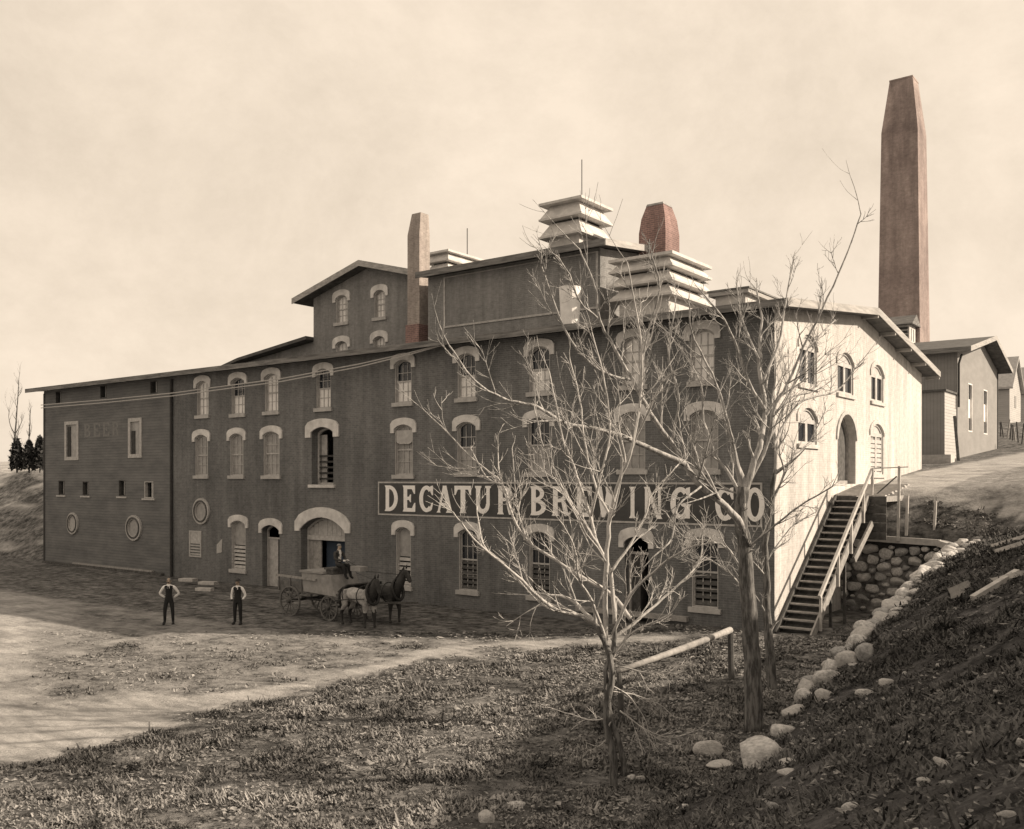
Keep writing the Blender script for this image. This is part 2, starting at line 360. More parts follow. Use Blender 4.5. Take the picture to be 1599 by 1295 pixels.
b = N['Principled BSDF']; b.inputs['Roughness'].default_value = .95; b.inputs['Specular IOR Level'].default_value = .15
tcn = N.new('ShaderNodeTexCoord')
def nz(scale, detail=7, st=(1, 1, 1)):
    m_ = N.new('ShaderNodeMapping'); m_.inputs['Scale'].default_value = st; L.new(tcn.outputs['Object'], m_.inputs[0])
    n = N.new('ShaderNodeTexNoise'); n.inputs['Scale'].default_value = scale; n.inputs['Detail'].default_value = detail; n.inputs['Roughness'].default_value = .7
    L.new(m_.outputs[0], n.inputs['Vector']); return n.outputs[0]
def ramp(src, p0, c0, p1, c1):
    r = N.new('ShaderNodeValToRGB'); r.color_ramp.elements[0].position = p0; r.color_ramp.elements[0].color = (*c0, 1)
    r.color_ramp.elements[1].position = p1; r.color_ramp.elements[1].color = (*c1, 1); L.new(src, r.inputs[0]); return r.outputs[0]
gr0 = ramp(nz(2.3), .36, g(.035, 0), .68, g(.27, .3)); gl = ramp(nz(.45, 4, (1, 1.6, 1)), .35, g(.55), .62, g(1.15))
gx_ = N.new('ShaderNodeMix'); gx_.data_type = 'RGBA'; gx_.blend_type = 'MULTIPLY'; gx_.inputs[0].default_value = 1; L.new(gr0, gx_.inputs[6]); L.new(gl, gx_.inputs[7]); gr = gx_.outputs[2]
bank_shade_node = N.new('ShaderNodeAttribute'); bank_shade_node.attribute_name = 'bank'; mb_ = N.new('ShaderNodeMix'); mb_.data_type = 'RGBA'; mb_.blend_type = 'MULTIPLY'; L.new(bank_shade_node.outputs['Fac'], mb_.inputs[0]); L.new(gr, mb_.inputs[6]); mb_.inputs[7].default_value = (.5, .5, .52, 1); gr = mb_.outputs[2]  # multiplies the painted bank shade into the grass colour
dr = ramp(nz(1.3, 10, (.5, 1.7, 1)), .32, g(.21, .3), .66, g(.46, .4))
att = N.new('ShaderNodeAttribute'); att.attribute_name = 'dirt_and_shade'
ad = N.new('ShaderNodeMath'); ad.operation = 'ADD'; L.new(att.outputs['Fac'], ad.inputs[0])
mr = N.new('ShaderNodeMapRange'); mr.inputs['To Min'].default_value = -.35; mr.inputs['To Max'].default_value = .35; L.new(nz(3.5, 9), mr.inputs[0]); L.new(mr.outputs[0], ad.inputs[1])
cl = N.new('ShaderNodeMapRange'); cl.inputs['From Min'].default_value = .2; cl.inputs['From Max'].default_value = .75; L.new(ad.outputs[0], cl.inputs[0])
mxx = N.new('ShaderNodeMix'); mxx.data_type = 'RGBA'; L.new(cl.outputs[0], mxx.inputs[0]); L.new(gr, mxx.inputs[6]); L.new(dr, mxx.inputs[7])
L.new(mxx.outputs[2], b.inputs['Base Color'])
bp = N.new('ShaderNodeBump'); bp.inputs['Distance'].default_value = .09; bp.inputs['Strength'].default_value = .9
L.new(nz(7, 8), bp.inputs['Height']); L.new(bp.outputs[0], b.inputs['Normal'])
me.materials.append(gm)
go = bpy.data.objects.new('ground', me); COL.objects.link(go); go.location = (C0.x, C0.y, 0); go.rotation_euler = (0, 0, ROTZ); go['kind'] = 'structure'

# ------------------------------------------------------------------ openings: windows, doors, hoods
def arch(a0, a1, zs, rise, n=10, ext=0):
    """segmental arch, from the right spring to the left one"""
    w = (a1 - a0) / 2; ac = (a0 + a1) / 2; rise = max(rise, .02); R = (w * w + rise * rise) / (2 * rise); zc = zs + rise - R
    th = math.asin(min(1, w / R))
    if rise > w: th = math.pi - th
    return [(ac + R * math.sin(th - 2 * th * i / n), zc + R * math.cos(th - 2 * th * i / n)) for i in range(n + 1)]
def opening(a0, a1, z0, z1, rise): return [(a0, z0), (a1, z0)] + arch(a0, a1, z1 - rise, rise)
def inset(poly, t):
    ac = sum(p[0] for p in poly) / len(poly); z0 = min(p[1] for p in poly); z1 = max(p[1] for p in poly); a0 = min(p[0] for p in poly); a1 = max(p[0] for p in poly)
    return [(ac + (a - ac) * ((a1 - a0) - 2 * t) / (a1 - a0), (z0 + z1) / 2 + (z - (z0 + z1) / 2) * ((z1 - z0) - 2 * t) / (z1 - z0)) for a, z in poly]
def hood(parent, mp, a0, a1, zs, rise, m='hood', t=.31, ear=.18, over=.24, pr=.07):
    A = arch(a0 - .02, a1 + .02, zs, rise)
    k = (a1 - a0 + 2 * over) / (a1 - a0); ac = (a0 + a1) / 2
    inn = [(a1 + .02, zs - ear)] + A + [(a0 - .02, zs - ear)]
    out = [(a1 + over, zs - ear)] + [(ac + (a - ac) * k, z + t) for a, z in A] + [(a0 - over, zs - ear)]
    out[1] = (a1 + over, zs + t * .75); out[-2] = (a0 - over, zs + t * .75)
    return part('hood', MB(mp).ring(out, inn, -.02, pr, closed=False), m, parent)
def window(parent, mp, a0, a1, z0, z1, rise=.22, style='pale', hd=True, sl=True, cuts=None, d=-.12, frame='frame', hm='hood', label=None, grid=(3, 2)):
    poly = opening(a0, a1, z0, z1, rise)
    if cuts is not None: cuts.append(cutter(poly, mp))
    zs = z1 - rise; ft = .07; mz = z0 + (z1 - z0) * .5
    mb = MB(mp); o = inset(poly, -.03); i_ = inset(poly, ft); mb.ring(o, i_, d - .09, d)
    if style not in ('slat', 'dark'):
        mb.box(a0 + ft, a1 - ft, mz - .035, mz + .035, d - .07, d - .012)
        for q, (lo, hi) in enumerate(((z0 + ft, mz), (mz, z1 - ft))):
            for i in range(1, grid[0]):
                a = a0 + ft + (a1 - a0 - 2 * ft) * i / grid[0]; top = hi - (rise * .35 if q else 0)
                mb.box(a - .014, a + .014, lo, top, d - .055, d - .03)
            for i in range(1, grid[1]):
                z = lo + (zs - mz if q else hi - lo) * i / grid[1]; mb.box(a0 + ft, a1 - ft, z - .014, z + .014, d - .056, d - .028)
    w = part('window', mb, frame, parent, label)
    part('jamb_lining', MB(mp).ring(inset(poly, -.01), inset(poly, .035), d, -.012), 'sill' if frame == 'frame' else frame, w)
    up, lo = {'pale': ('shade', 'shade'), 'half': ('glass', 'shade'), 'halfmid': ('glass', 'mid'), 'mid': ('mid', 'mid'), 'midlow': ('shade', 'mid'), 'slat': ('mid', None), 'dark': ('glass', 'glass'), 'slatdark': ('glass', None)}[style]
    pu = inset(poly, ft - .01); zm = mz
    top = [(pu[0][0], zm + .0), (pu[1][0], zm + .0)] + pu[2:]
    part('pane', MB(mp).prism(top, d - .085, d - .06), up, w)
    if lo: part('pane', MB(mp).box(pu[0][0], pu[1][0], z0 + ft - .01, mz - .005, d - .088, d - .063), lo, w)
    else:
        n = max(3, int((mz - z0 - .1) / .2))
        for i in range(n):
            z = z0 + ft + (mz - z0 - ft) * (i + .1) / n
            mb2 = MB(mp); h = (mz - z0) / n * .62
            mb2.hexa([(a0 + ft, z, d), (a1 - ft, z, d), (a1 - ft, z, d - .02), (a0 + ft, z, d - .02)], [(a0 + ft, z + h, d - .05), (a1 - ft, z + h, d - .05), (a1 - ft, z + h, d - .07), (a0 + ft, z + h, d - .07)])
            part('slat', mb2, frame if style == 'slat' else 'woodd', w)
        part('backing', MB(mp).box(pu[0][0], pu[1][0], z0 + ft - .01, mz - .005, d - .12, d - .095), 'black', w)
    if sl: part('sill', MB(mp).box(a0 - .12, a1 + .12, z0 - .17, z0 + .01, d + .01, .1), 'sill' if hm == 'hood' else hm, w)
    if hd: hood(w, mp, a0, a1, zs, rise, hm)
    return w

# ------------------------------------------------------------------ the brewery (long front wall and whitewashed gable)
bre = thing('brewery_building', 'long three-storey dark brick building with whitewashed gable end, arched windows and big painted sign', 'building', (0, 0, 0))
XL = -35.7
fw = part('front_wall', MB().box(XL, 0, 0, .45, -.6, 11.46), 'brick', bre)
fr = FRONT(0); cuts = []
def fpx(x0, x1, yt, yb, y0=0):
    (a0, _), (a1, _) = onY(x0, yt, y0), onY(x1, yt, y0); xm = (x0 + x1) / 2
    return a0, a1, onY(xm, yb, y0)[1], onY(xm, yt, y0)[1]
R3 = [(308, 326, 595, 649, 'pale'), (362, 382.5, 590, 647, 'half'), (414, 435, 583.5, 643, 'pale'), (494.5, 517, 576, 637.5, 'half'), (617, 643, 562, 629, 'half'),
      (715, 743, 552, 622, 'half'), (827, 859, 541, 612.5, 'half'), (972, 1008, 526, 602, 'pale'), (1079, 1116, 514, 596, 'pale')]
R2 = [(305.5, 325, 679, 743, 'mid'), (360, 380.5, 677, 743, 'mid'), (412, 437, 674, 743, 'mid'), (617, 645, 663, 742, 'mid'),
      (714.5, 744, 659, 738.5, 'halfmid'), (825, 859, 652, 738.5, 'halfmid'), (969, 1008, 643, 734, 'mid'), (1079, 1122, 640, 734, 'mid')]
R1 = [(362, 384, 813, 890, 'slat'), (619, 642, 823, 916, 'slat'), (717, 746, 826, 923, 'slatdark'), (827, 859, 830, 932, 'slatdark'), (1081, 1122, 838, 950, 'slatdark')]
random.seed(4)
for row in (R3, R2, R1):
    for x0, x1, yt, yb, st in row:
        a0, a1, z0, z1 = fpx(x0, x1, yt, yb); window(bre, fr, a0, a1, z0, z1, .2, st, cuts=cuts)
# boxed shutter hanging in the fourth window of the middle floor
a0, a1, z0, z1 = fpx(619, 644, 672, 690)
part('shutter_box', MB(fr).prism([(a0, z0), (a0 + .2, z0 - .1), (a1 - .2, z0 - .1), (a1, z0), (a1, z1), (a0, z1)], -.19, -.02), 'sill', bre, 'pale box fixed in the upper half of a window')
# loading door, middle floor
a0, a1, z0, z1 = fpx(487, 521, 667, 757); cuts.append(cutter(opening(a0, a1, z0, z1, .25), fr, 1.3))
ld = part('loading_door', MB(fr).ring(inset(opening(a0, a1, z0, z1, .25), -.03), inset(opening(a0, a1, z0, z1, .25), .1), -.5, -.4), 'frame', bre)
part('door_leaf', MB(fr).box(a0 + .08, a0 + .5, z0, z1 - .35, -.62, -.56), 'frame', ld)
for i in range(5):
    z = z0 + .25 + i * .28; part('bar', MB(fr).box(a0 + .1, a1 - .1, z, z + .09, -.47, -.42), 'dframe', ld)
part('sill', MB(fr).box(a0 - .15, a1 + .15, z0 - .15, z0, -.3, .12), 'hood', ld); hood(ld, fr, a0, a1, z1 - .25, .25, t=.42, over=.42, ear=.25)
# narrow ground floor door
a0, a1, z0, z1 = fpx(410, 437, 820, 917); z0 = -.2; cuts.append(cutter(opening(a0, a1, z0, z1, .25), fr, 1.2))
sd = part('side_door', MB(fr).ring(inset(opening(a0, a1, z0, z1, .25), -.02), inset(opening(a0, a1, z0, z1, .25), .07), -.42, -.32), 'frame', bre)
part('transom', MB(fr).box(a0, a1, z1 - .75, z1 - .66, -.4, -.34), 'frame', sd)
part('door_leaf', MB(fr).box(a0 + .06, a0 + (a1 - a0) * .55, z0, z1 - .76, -.46, -.41), 'frame', sd)
part('door_leaf', MB(fr).box(a0 + (a1 - a0) * .58, a1 - .06, z0, z1 - .76, -.46, -.41), 'dframe', sd)
for zz in (.4, 1.5): part('panel', MB(fr).box(a0 + (a1 - a0) * .66, a1 - .16, zz, zz + .8, -.41, -.395), 'frame', sd)
hood(sd, fr, a0, a1, z1 - .25, .25, t=.36)
# wide wagon door
a0, a1, _, z1 = fpx(470, 539, 808, 920); z0 = -.2; zs = z1 - .62; cuts.append(cutter(opening(a0, a1, z0, z1, .62), fr, 1.3))
wd = part('wagon_door', MB(fr).ring(inset(opening(a0, a1, z0, z1, .62), -.02), inset(opening(a0, a1, z0, z1, .62), .1), -.55, -.43), 'frame', bre)
zl = zs - .42
part('lintel', MB(fr).box(a0 + .05, a1 - .05, zl - .12, zl + .12, -.56, -.36), 'frame', wd)
nb = 9
for i in range(nb):
    xa = a0 + .1 + (a1 - a0 - .2) * i / nb; xb = a0 + .1 + (a1 - a0 - .2) * (i + 1) / nb - .02; xm = (xa + xb) / 2; u = (xm - (a0 + a1) / 2) / ((a1 - a0) / 2)
    part('board', MB(fr).box(xa, xb, zl + .12, zs + .60 * (1 - u * u) - .08, -.54 - .01 * (i % 2), -.50), 'frame', wd)
part('door_leaf', MB(fr).box(a0 + .1, a0 + 1.0, z0, zl - .12, -.54, -.48), 'wood', wd)
part('curtain', MB(fr).box(a0 + 1.05, a1 - .35, 1.1, zl - .14, -.8, -.77), mat('blue_grey_door', (.035, .05, .075), (.028, .04, .06), 2), wd)
part('door_leaf', MB(fr).box(a1 - .34, a1 - .1, z0, zl - .12, -.54, -.48), 'frame', wd)
hood(wd, fr, a0, a1, zs, .62, t=.5, over=.4, ear=.1)
# door behind the trees
a0, a1, _, z1 = fpx(976, 1013, 838, 977); z0 = -.1; cuts.append(cutter(opening(a0, a1, z0, z1, .25), fr, 1.4))
td = part('side_door', MB(fr).ring(inset(opening(a0, a1, z0, z1, .25), -.02), inset(opening(a0, a1, z0, z1, .25), .08), -.42, -.32), 'frame', bre)
part('transom', MB(fr).box(a0, a1, z1 - .7, z1 - .6, -.4, -.34), 'frame', td)
part('door_leaf', MB(fr).box(a0 + .08, a0 + .45, z0, z1 - .7, -.9, -.42), 'woodd', td, 'door leaf standing open inwards')
hood(td, fr, a0, a1, z1 - .25, .25, t=.36)
# small vent and round window
a0, a1, z0, z1 = fpx(297, 315.5, 829, 870)
vn = part('wall_vent', MB(fr).ring([(a0, z0), (a1, z0), (a1, z1), (a0, z1)], [(a0 + .08, z0 + .08), (a1 - .08, z0 + .08), (a1 - .08, z1 - .08), (a0 + .08, z1 - .08)], 0, .06), 'sill', bre)
part('vent_panel', MB(fr).box(a0 + .08, a1 - .08, z0 + .75, z1 - .08, .002, .03), 'frame', vn)
for i in range(4): part('slat', MB(fr).box(a0 + .08, a1 - .08, z0 + .12 + i * .16, z0 + .2 + i * .16, .002, .04), 'sill', vn)
a0, a1, z0, z1 = fpx(339, 347, 841, 865)
part('wall_patch', MB(fr).prism([(a0, z0), (a1, z0 + .1), (a1 + .05, z1), (a0 + .02, z1 - .35)], 0, .02), 'sill', bre, 'small pale pointed patch')
def oval(parent, mp, cx, cy, rx, ry, y0=0, gl='mid'):
    a0, a1, z0, z1 = fpx(cx - rx, cx + rx, cy - ry, cy + ry, y0); ac, zc, ra, rz = (a0 + a1) / 2, (z0 + z1) / 2, (a1 - a0) / 2, (z1 - z0) / 2
    E = lambda k: [(ac + ra * k * math.cos(2 * math.pi * i / 28), zc + rz * k * math.sin(2 * math.pi * i / 28)) for i in range(28)]
    w = part('oval_window', MB(mp).ring(E(1), E(.66), 0, .11), 'sill', parent)
    part('moulding', MB(mp).ring(E(.84), E(.72), .11, .15), 'woodd', w)
    part('pane', MB(mp).prism(E(.66), .005, .03), gl, w)
oval(bre, fr, 316, 798.5, 12.5, 20.5)
boolean(fw, cuts)
# gable wall
gb = GABLE(0); gc = []
gw = part('gable_wall', MB().prism([(.46, -.6), (20, -.6), (20, 11.0), (9.8, 12.56), (.46, 11.50)], -.45, 0, 'x'), 'white_brick', bre)
fw.data.materials.append(M['white_brick'])
for p in fw.data.polygons:
    if p.normal.x > .9 and p.center.x > -.02: p.material_index = 1
def gpx(x0, x1, yt, yb, xo=0):
    (a0, _), (a1, _) = onX(x0, yt, xo), onX(x1, yt, xo); xm = (x0 + x1) / 2
    return a0, a1, onX(xm, yb, xo)[1], onX(xm, yt, xo)[1]
def twin(x0, x1, yt, yb, slatted=False):
    a0, a1, z0, z1 = gpx(x0, x1, yt, yb); rise = .42; poly = opening(a0, a1, z0, z1, rise); gc.append(cutter(poly, gb)); am = (a0 + a1) / 2; zs = z1 - rise - .1; d = -.05
    w = part('window', MB(gb).ring(inset(poly, -.02), inset(poly, .1), d - .1, d).box(am - .11, am + .11, z0 + .05, zs, d - .09, d - .005).box(a0 + .05, a1 - .05, zs - .06, zs + .1, d - .085, d - .01), 'gframe', bre)
    part('fanlight', MB(gb).prism([(a0 + .1, zs + .1), (a1 - .1, zs + .1)] + [(am + (p[0] - am) * .9, p[1] - .08) for p in arch(a0, a1, z1 - rise, rise)], d - .08, d - .05), 'gframe', w)
    for l, r in ((a0 + .1, am - .11), (am + .11, a1 - .1)):
        part('pane', MB(gb).box(l, r, z0 + .08, zs - .06, d - .09, d - .07), 'glass' if not slatted else 'mid', w)
        if slatted:
            for i in range(7): z = z0 + .15 + (zs - z0 - .3) * i / 7; part('slat', MB(gb).box(l, r, z, z + .16, d - .065, d - .02), 'gframe', w)
    part('sill', MB(gb).box(a0 - .15, a1 + .15, z0 - .15, z0, d, .09), 'white_brick', w)
    hood(w, gb, a0, a1, z1 - rise, rise, 'white_brick', t=.2, over=.18, pr=.05, ear=.1)
for q in ((1249, 1276, 523, 602), (1308.5, 1333, 551, 616), (1361, 1380, 570, 628)): twin(*q)
twin(1247, 1276, 637, 694); twin(1360, 1380, 662, 741, True)
a0, a1, z0, z1 = gpx(1308, 1336.5, 647, 756); poly = opening(a0, a1, z0, z1, 1.0); gc.append(cutter(poly, gb, 1.2))
gd = part('gable_door', MB(gb).ring(inset(poly, -.02), inset(poly, .14), -.4, -.28), 'wood', bre, 'tall round-headed door with a dark leaf')
am = (a0 + a1) / 2
part('door_leaf', MB(gb).prism([(a0 + .12, z0), (am, z0), (am, z1 - .16), (a0 + .5, z1 - .45), (a0 + .12, z1 - 1)], -.42, -.36), 'wood', gd)
part('door_leaf', MB(gb).prism([(am + .02, z0), (a1 - .12, z0), (a1 - .12, z1 - 1), (a1 - .5, z1 - .45), (am + .02, z1 - .16)], -.42, -.36), 'woodd', gd)
part('door_panel', MB(gb).box(a0 + .35, am - .2, z0 + .3, z0 + 1.2, -.36, -.34), 'woodd', gd); part('door_panel', MB(gb).box(a0 + .35, am - .2, z0 + 1.4, z1 - .8, -.36, -.34), 'glass', gd)
hood(gd, gb, a0, a1, z1 - 1.0, 1.0, 'gframe', t=.14, over=.16, pr=.06, ear=.05)
a0, a1, z0, z1 = gpx(1294, 1298, 783, 794); part('wall_vent', MB(gb).box(a0, a1, z0, z1, 0, .02), 'black', bre)
boolean(gw, gc)
part('rear_wall', MB().box(-50.6, -.46, 19.6, 20, -.6, 11.1), 'brick', bre)
# roof with fascias, soffits
PT = [(-.7, 11.6), (9.8, 12.78), (20.8, 11.1)]
rp_ = [(-.7, 11.42), (9.8, 12.60), (20.8, 10.92)] + PT[::-1]
rf = part('roof', MB().prism(rp_, XL - 0.0, .7, 'x'), 'roof', bre)
part('fascia', MB().box(XL, .7, -.74, -.702, 11.36, 11.62), 'fascia', rf)
for (ya, za), (yb, zb) in ((PT[0], PT[1]), (PT[1], PT[2])):
    part('fascia', MB().hexa([(.702, ya, za - .26), (.74, ya, za - .26), (.74, yb, zb - .26), (.702, yb, zb - .26)], [(.702, ya, za + .03), (.74, ya, za + .03), (.74, yb, zb + .03), (.702, yb, zb + .03)]), 'pfascia', rf)
zr = lambda y: 11.42 + (y + .7) * .11238 if y < 9.8 else 12.60 - (y - 9.8) * .1527
for (y0, y1) in ((-.6, 2), (2.1, 4.6), (4.7, 7.2), (7.3, 9.7), (9.9, 12.4), (12.55, 15.1), (15.25, 17.8), (17.95, 20.6)):
    part('soffit_panel', MB().hexa([(.03, y0, zr(y0) - .05), (.66, y0, zr(y0) - .05), (.66, y1, zr(y1) - .05), (.03, y1, zr(y1) - .05)], [(.03, y0, zr(y0) - .02), (.66, y0, zr(y0) - .02), (.66, y1, zr(y1) - .02), (.03, y1, zr(y1) - .02)]), 'soffit', rf)
for y in (9.8, 12.47, 15.17, 17.87, 20.7):
    part('rafter_end', MB().box(.02, .70, y - .06, y + .06, zr(y) - .2, zr(y) - .04), 'pfascia', rf)
# downpipe at the joint with the annex
part('downpipe', MB().tube([(XL + .05, -.1, 0), (XL + .05, -.1, 11.3)], .08, 8), 'dframe', bre)
part('base_board', MB().box(-8, -3.2, -.25, -.02, .42, .6), 'wood', bre)
# painted sign with one mesh per letter
sx0, sz1 = onY(592, 753, 0); sx1 = -.45; sz0 = onY(592, 803.5, 0)[1]
sg = part('painted_sign', MB(fr).box(sx0, sx1, sz0, sz1, 0, .03), 'sign', bre, 'dark sign band with a thin pale border and large white serif letters')
part('sign_border', MB(fr).ring([(sx0 - .02, sz0 - .02), (sx1 + .02, sz0 - .02), (sx1 + .02, sz1 + .02), (sx0 - .02, sz1 + .02)], [(sx0 + .05, sz0 + .05), (sx1 - .05, sz0 + .05), (sx1 - .05, sz1 - .05), (sx0 + .05, sz1 - .05)], .001, .036), 'frame', sg)
def bowl(cx, cy, rx, ry, tx, ty, a0, a1, n=16):
    o = [(cx + rx * math.cos(math.radians(a0 + (a1 - a0) * i / n)), cy + ry * math.sin(math.radians(a0 + (a1 - a0) * i / n))) for i in range(n + 1)]
    q = [(cx + (rx - tx) * math.cos(math.radians(a0 + (a1 - a0) * i / n)), cy + (ry - ty) * math.sin(math.radians(a0 + (a1 - a0) * i / n))) for i in range(n + 1)]
    return ('r', o, q)
def stem(x0, x1, z0=0, z1=1, f=.07): return ('p', [(x0 - f, z0), (x1 + f, z0), (x1, z0 + .09), (x1, z1 - .09), (x1 + f, z1), (x0 - f, z1), (x0, z1 - .09), (x0, z0 + .09)])
def pl(*p): return ('p', list(p))
armT = pl((.25, .86), (.72, .86), (.9, .68), (.97, .68), (.97, 1), (.25, 1)); armB = pl((.25, 0), (.99, 0), (1, .34), (.92, .34), (.74, .14), (.25, .14))
GL = {
 'D': [stem(.08, .34), bowl(.34, .5, .66, .5, .27, .14, -90, 90)],
 'E': [stem(.08, .36), armT, armB, pl((.3, .45), (.5, .45), (.6, .36), (.66, .36), (.66, .66), (.6, .66), (.5, .57), (.3, .57))],
 'C': [bowl(.52, .5, .52, .5, .27, .15, 48, 312, 22), pl((.80, .98), (.98, 1), (.98, .64), (.90, .64), (.74, .84)), pl((.74, .16), (.90, .36), (.98, .36), (.9, .1), (.76, .03))],
 'A': [pl((.02, 0), (.26, 0), (.22, .06), (.54, .98), (.4, .98), (.1, .07)), pl((.38, 1), (.6, 1), (.92, .08), (1.02, 0), (.58, 0), (.64, .08), (.42, .86)), pl((.22, .26), (.72, .26), (.68, .37), (.26, .37))],
 'T': [stem(.37, .65, 0, .95), pl((0, 1), (0, .66), (.07, .66), (.2, .86), (.82, .86), (.95, .66), (1.0, .66), (1, 1))],
 'U': [pl((.0, 1), (.0, .94), (.07, .9), (.07, .35), (.33, .35), (.33, .9), (.4, .94), (.4, 1)), pl((.64, 1), (.64, .94), (.72, .9), (.72, .35), (.92, .35), (.92, .9), (1, .94), (1, 1)), bowl(.495, .36, .43, .36, .23, .17, 180, 360)],
 'R': [stem(.1, .36), bowl(.36, .73, .56, .27, .26, .11, -90, 90), pl((.34, .46), (.56, .5), (.66, .18), (.74, 0), (.96, 0), (1.02, .12), (.92, .12), (.9, .2), (.82, .42), (.64, .56))],
 'B': [stem(.08, .36), bowl(.36, .75, .52, .25, .25, .11, -90, 90), bowl(.36, .28, .63, .28, .28, .13, -90, 90)],
 'W': [pl((-.03, 1), (.24, 1), (.42, .1), (.36, 0), (.24, 0), (.06, .92)), pl((.36, 0), (.46, .16), (.58, .9), (.48, 1), (.3, .12)), pl((.4, 1), (.66, 1), (.78, .14), (.7, 0), (.6, 0)), pl((.7, 0), (.80, .08), (1.03, 1), (.86, 1), (.68, .2))],
 'I': [stem(.2, .8, f=.25)],
 'N': [stem(.05, .26, f=.06), stem(.78, .94, f=.08), pl((.03, 1), (.3, 1), (.9, 0), (.72, 0))],
 'G': [bowl(.5, .5, .5, .5, .27, .15, 48, 330, 24), pl((.72, 0.04), (.95, .04), (.95, .4), (1.04, .48), (.54, .48), (.54, .42), (.7, .38)), pl((.78, .97), (.96, 1), (.96, .66), (.89, .66), (.72, .84))],
 'O': [bowl(.5, .5, .5, .5, .27, .14, 0, 360, 28)],
}
LT = [('D', 602, 622.5), ('E', 630, 650), ('C', 656, 678), ('A', 682.5, 709), ('T', 711, 737), ('U', 743, 768), ('R', 777, 803), ('B', 829, 854), ('R', 862, 890.5), ('E', 900, 926),
      ('W', 932, 969), ('I', 984, 994), ('N', 1007, 1035), ('G', 1048, 1080), ('C', 1118, 1147), ('O', 1165, 1195)]
lz0, lz1 = sz0 + .17, sz1 - .15
def letter(parent, mp, ch, a0, a1, z0, z1, m, d0=.03, th=.012):
    mb = MB(mp)
    for i, pr in enumerate(GL[ch]):
        f = lambda L_: [(a0 + (a1 - a0) * x, z0 + (z1 - z0) * y) for x, y in L_]; dd = d0 + th + i * .0015
        if pr[0] == 'p': mb.prism(f(pr[1]), d0 - .002 - .0003 * i, dd)
        else: mb.ring(f(pr[1]), f(pr[2]), d0 - .002 - .0003 * i, dd, closed=(ch == 'O'))
    return part('letter', mb, m, parent, 'white serif capital ' + ch if m == 'letter' else 'faded capital ' + ch)
for ch, x0, x1 in LT:
    letter(sg, fr, ch, onY(x0, 780, 0)[0], onY(x1, 780, 0)[0], lz0, lz1, 'letter')

def louvres(parent, X1, Y0, wx, wy, z0, z1, n, over=.5, name='ventilator'):
    """square louvred ventilator: body, flared boards, cap"""
    X0 = X1 - wx; Y1 = Y0 + wy; h = (z1 - z0); bh = h * .34
    v = part(name, MB().box(X0, X1, Y0, Y1, z0 - 1.2, z0 + bh), 'vent', parent)
    part('core', MB().box(X0 + .12, X1 - .12, Y0 + .12, Y1 - .12, z0 + bh, z1 - .05), 'vgap', v)
    th = (h - bh) / n
    for i in range(n):
        zb = z0 + bh + i * th; o = over; t = .05; zt = zb + th * .86
        part('louvre', MB().hexa([(X0 - o, Y0 - o, zb), (X1 + o, Y0 - o, zb), (X1 + o, Y1 + o, zb), (X0 - o, Y1 + o, zb)],
             [(X0 - o, Y0 - o, zb + .09), (X1 + o, Y0 - o, zb + .09), (X1 + o, Y1 + o, zb + .09), (X0 - o, Y1 + o, zb + .09)]), 'vent', v)
        part('louvre', MB().hexa([(X0 - o + .04, Y0 - o + .04, zb + .09), (X1 + o - .04, Y0 - o + .04, zb + .09), (X1 + o - .04, Y1 + o - .04, zb + .09), (X0 - o + .04, Y1 + o - .04, zb + .09)],
             [(X0 + .05, Y0 + .05, zt), (X1 - .05, Y0 + .05, zt), (X1 - .05, Y1 - .05, zt), (X0 + .05, Y1 - .05, zt)]), 'vent', v)
    part('cap', MB().box(X0 - over, X1 + over, Y0 - over, Y1 + over, z1 - .12, z1), 'vent', v)
    return v
v2 = louvres(bre, -5.6, 3.0, 2.3, 3.0, 12.1, 14.75, 3, .34)
part('lightning_rod', MB().tube([(-6.6, 3.2, 14.7), (-6.6, 3.2, 15.5)], .03, 5), 'iron', bre)
# tapered wooden vent standing on the roof
c = (-9.06, 1.0); vt = MB()
def ringpts(cx, cy, r, z, k=16): return [(cx + r * math.cos(2 * math.pi * i / k), cy + r * math.sin(2 * math.pi * i / k), z) for i in range(k)]
vt.add(ringpts(*c, .36, 11.6) + ringpts(*c, .46, 13.45) + ringpts(*c, .40, 13.45) + ringpts(*c, .34, 12.9), [(i + r * 16, (i + 1) % 16 + r * 16, (i + 1) % 16 + r * 16 + 16, i + r * 16 + 16) for r in range(3) for i in range(16)] + [tuple(range(48, 64))])
part('roof_vent', vt, 'shade', bre, 'white tub-shaped vent wider at the top', smooth=False)
# octagonal red brick chimney
def frust(mb, cx, cy, r0, r1, z0, z1, k=8, ph=0):
    P = lambda r, z: [(cx + r * math.cos(2 * math.pi * (i + .5) / k + ph), cy + r * math.sin(2 * math.pi * (i + .5) / k + ph), z) for i in range(k)]
    return mb.add(P(r0, z0) + P(r1, z1), [tuple(range(k))[::-1], tuple(range(k, 2 * k))] + [(i, (i + 1) % k, k + (i + 1) % k, k + i) for i in range(k)])
ch = part('chimney', frust(frust(frust(MB(), -8.7, 8, .98, .98, 12.0, 17.0, 4), -8.7, 8, .98, .86, 17.0, 17.7, 4), -8.7, 8, .86, .62, 17.7, 18.3, 4), 'red_brick', bre, 'short reddish brick chimney with bevelled top')
part('chimney_cap', frust(MB(), -8.7, 8, .64, .58, 18.3, 18.4, 4), 'stoned', ch)
# low hatch near the corner
ht = part('roof_hatch', MB().box(-3.1, -1.9, 2, 5.2, 11.6, 12.5), 'vent', bre); part('hatch_lid', MB().box(-3.3, -1.7, 1.8, 5.4, 12.5, 12.66), 'pfascia', ht)
part('hatch_lid', MB().box(-3.34, -1.66, 1.76, 5.44, 12.66, 12.72), 'fascia', ht)
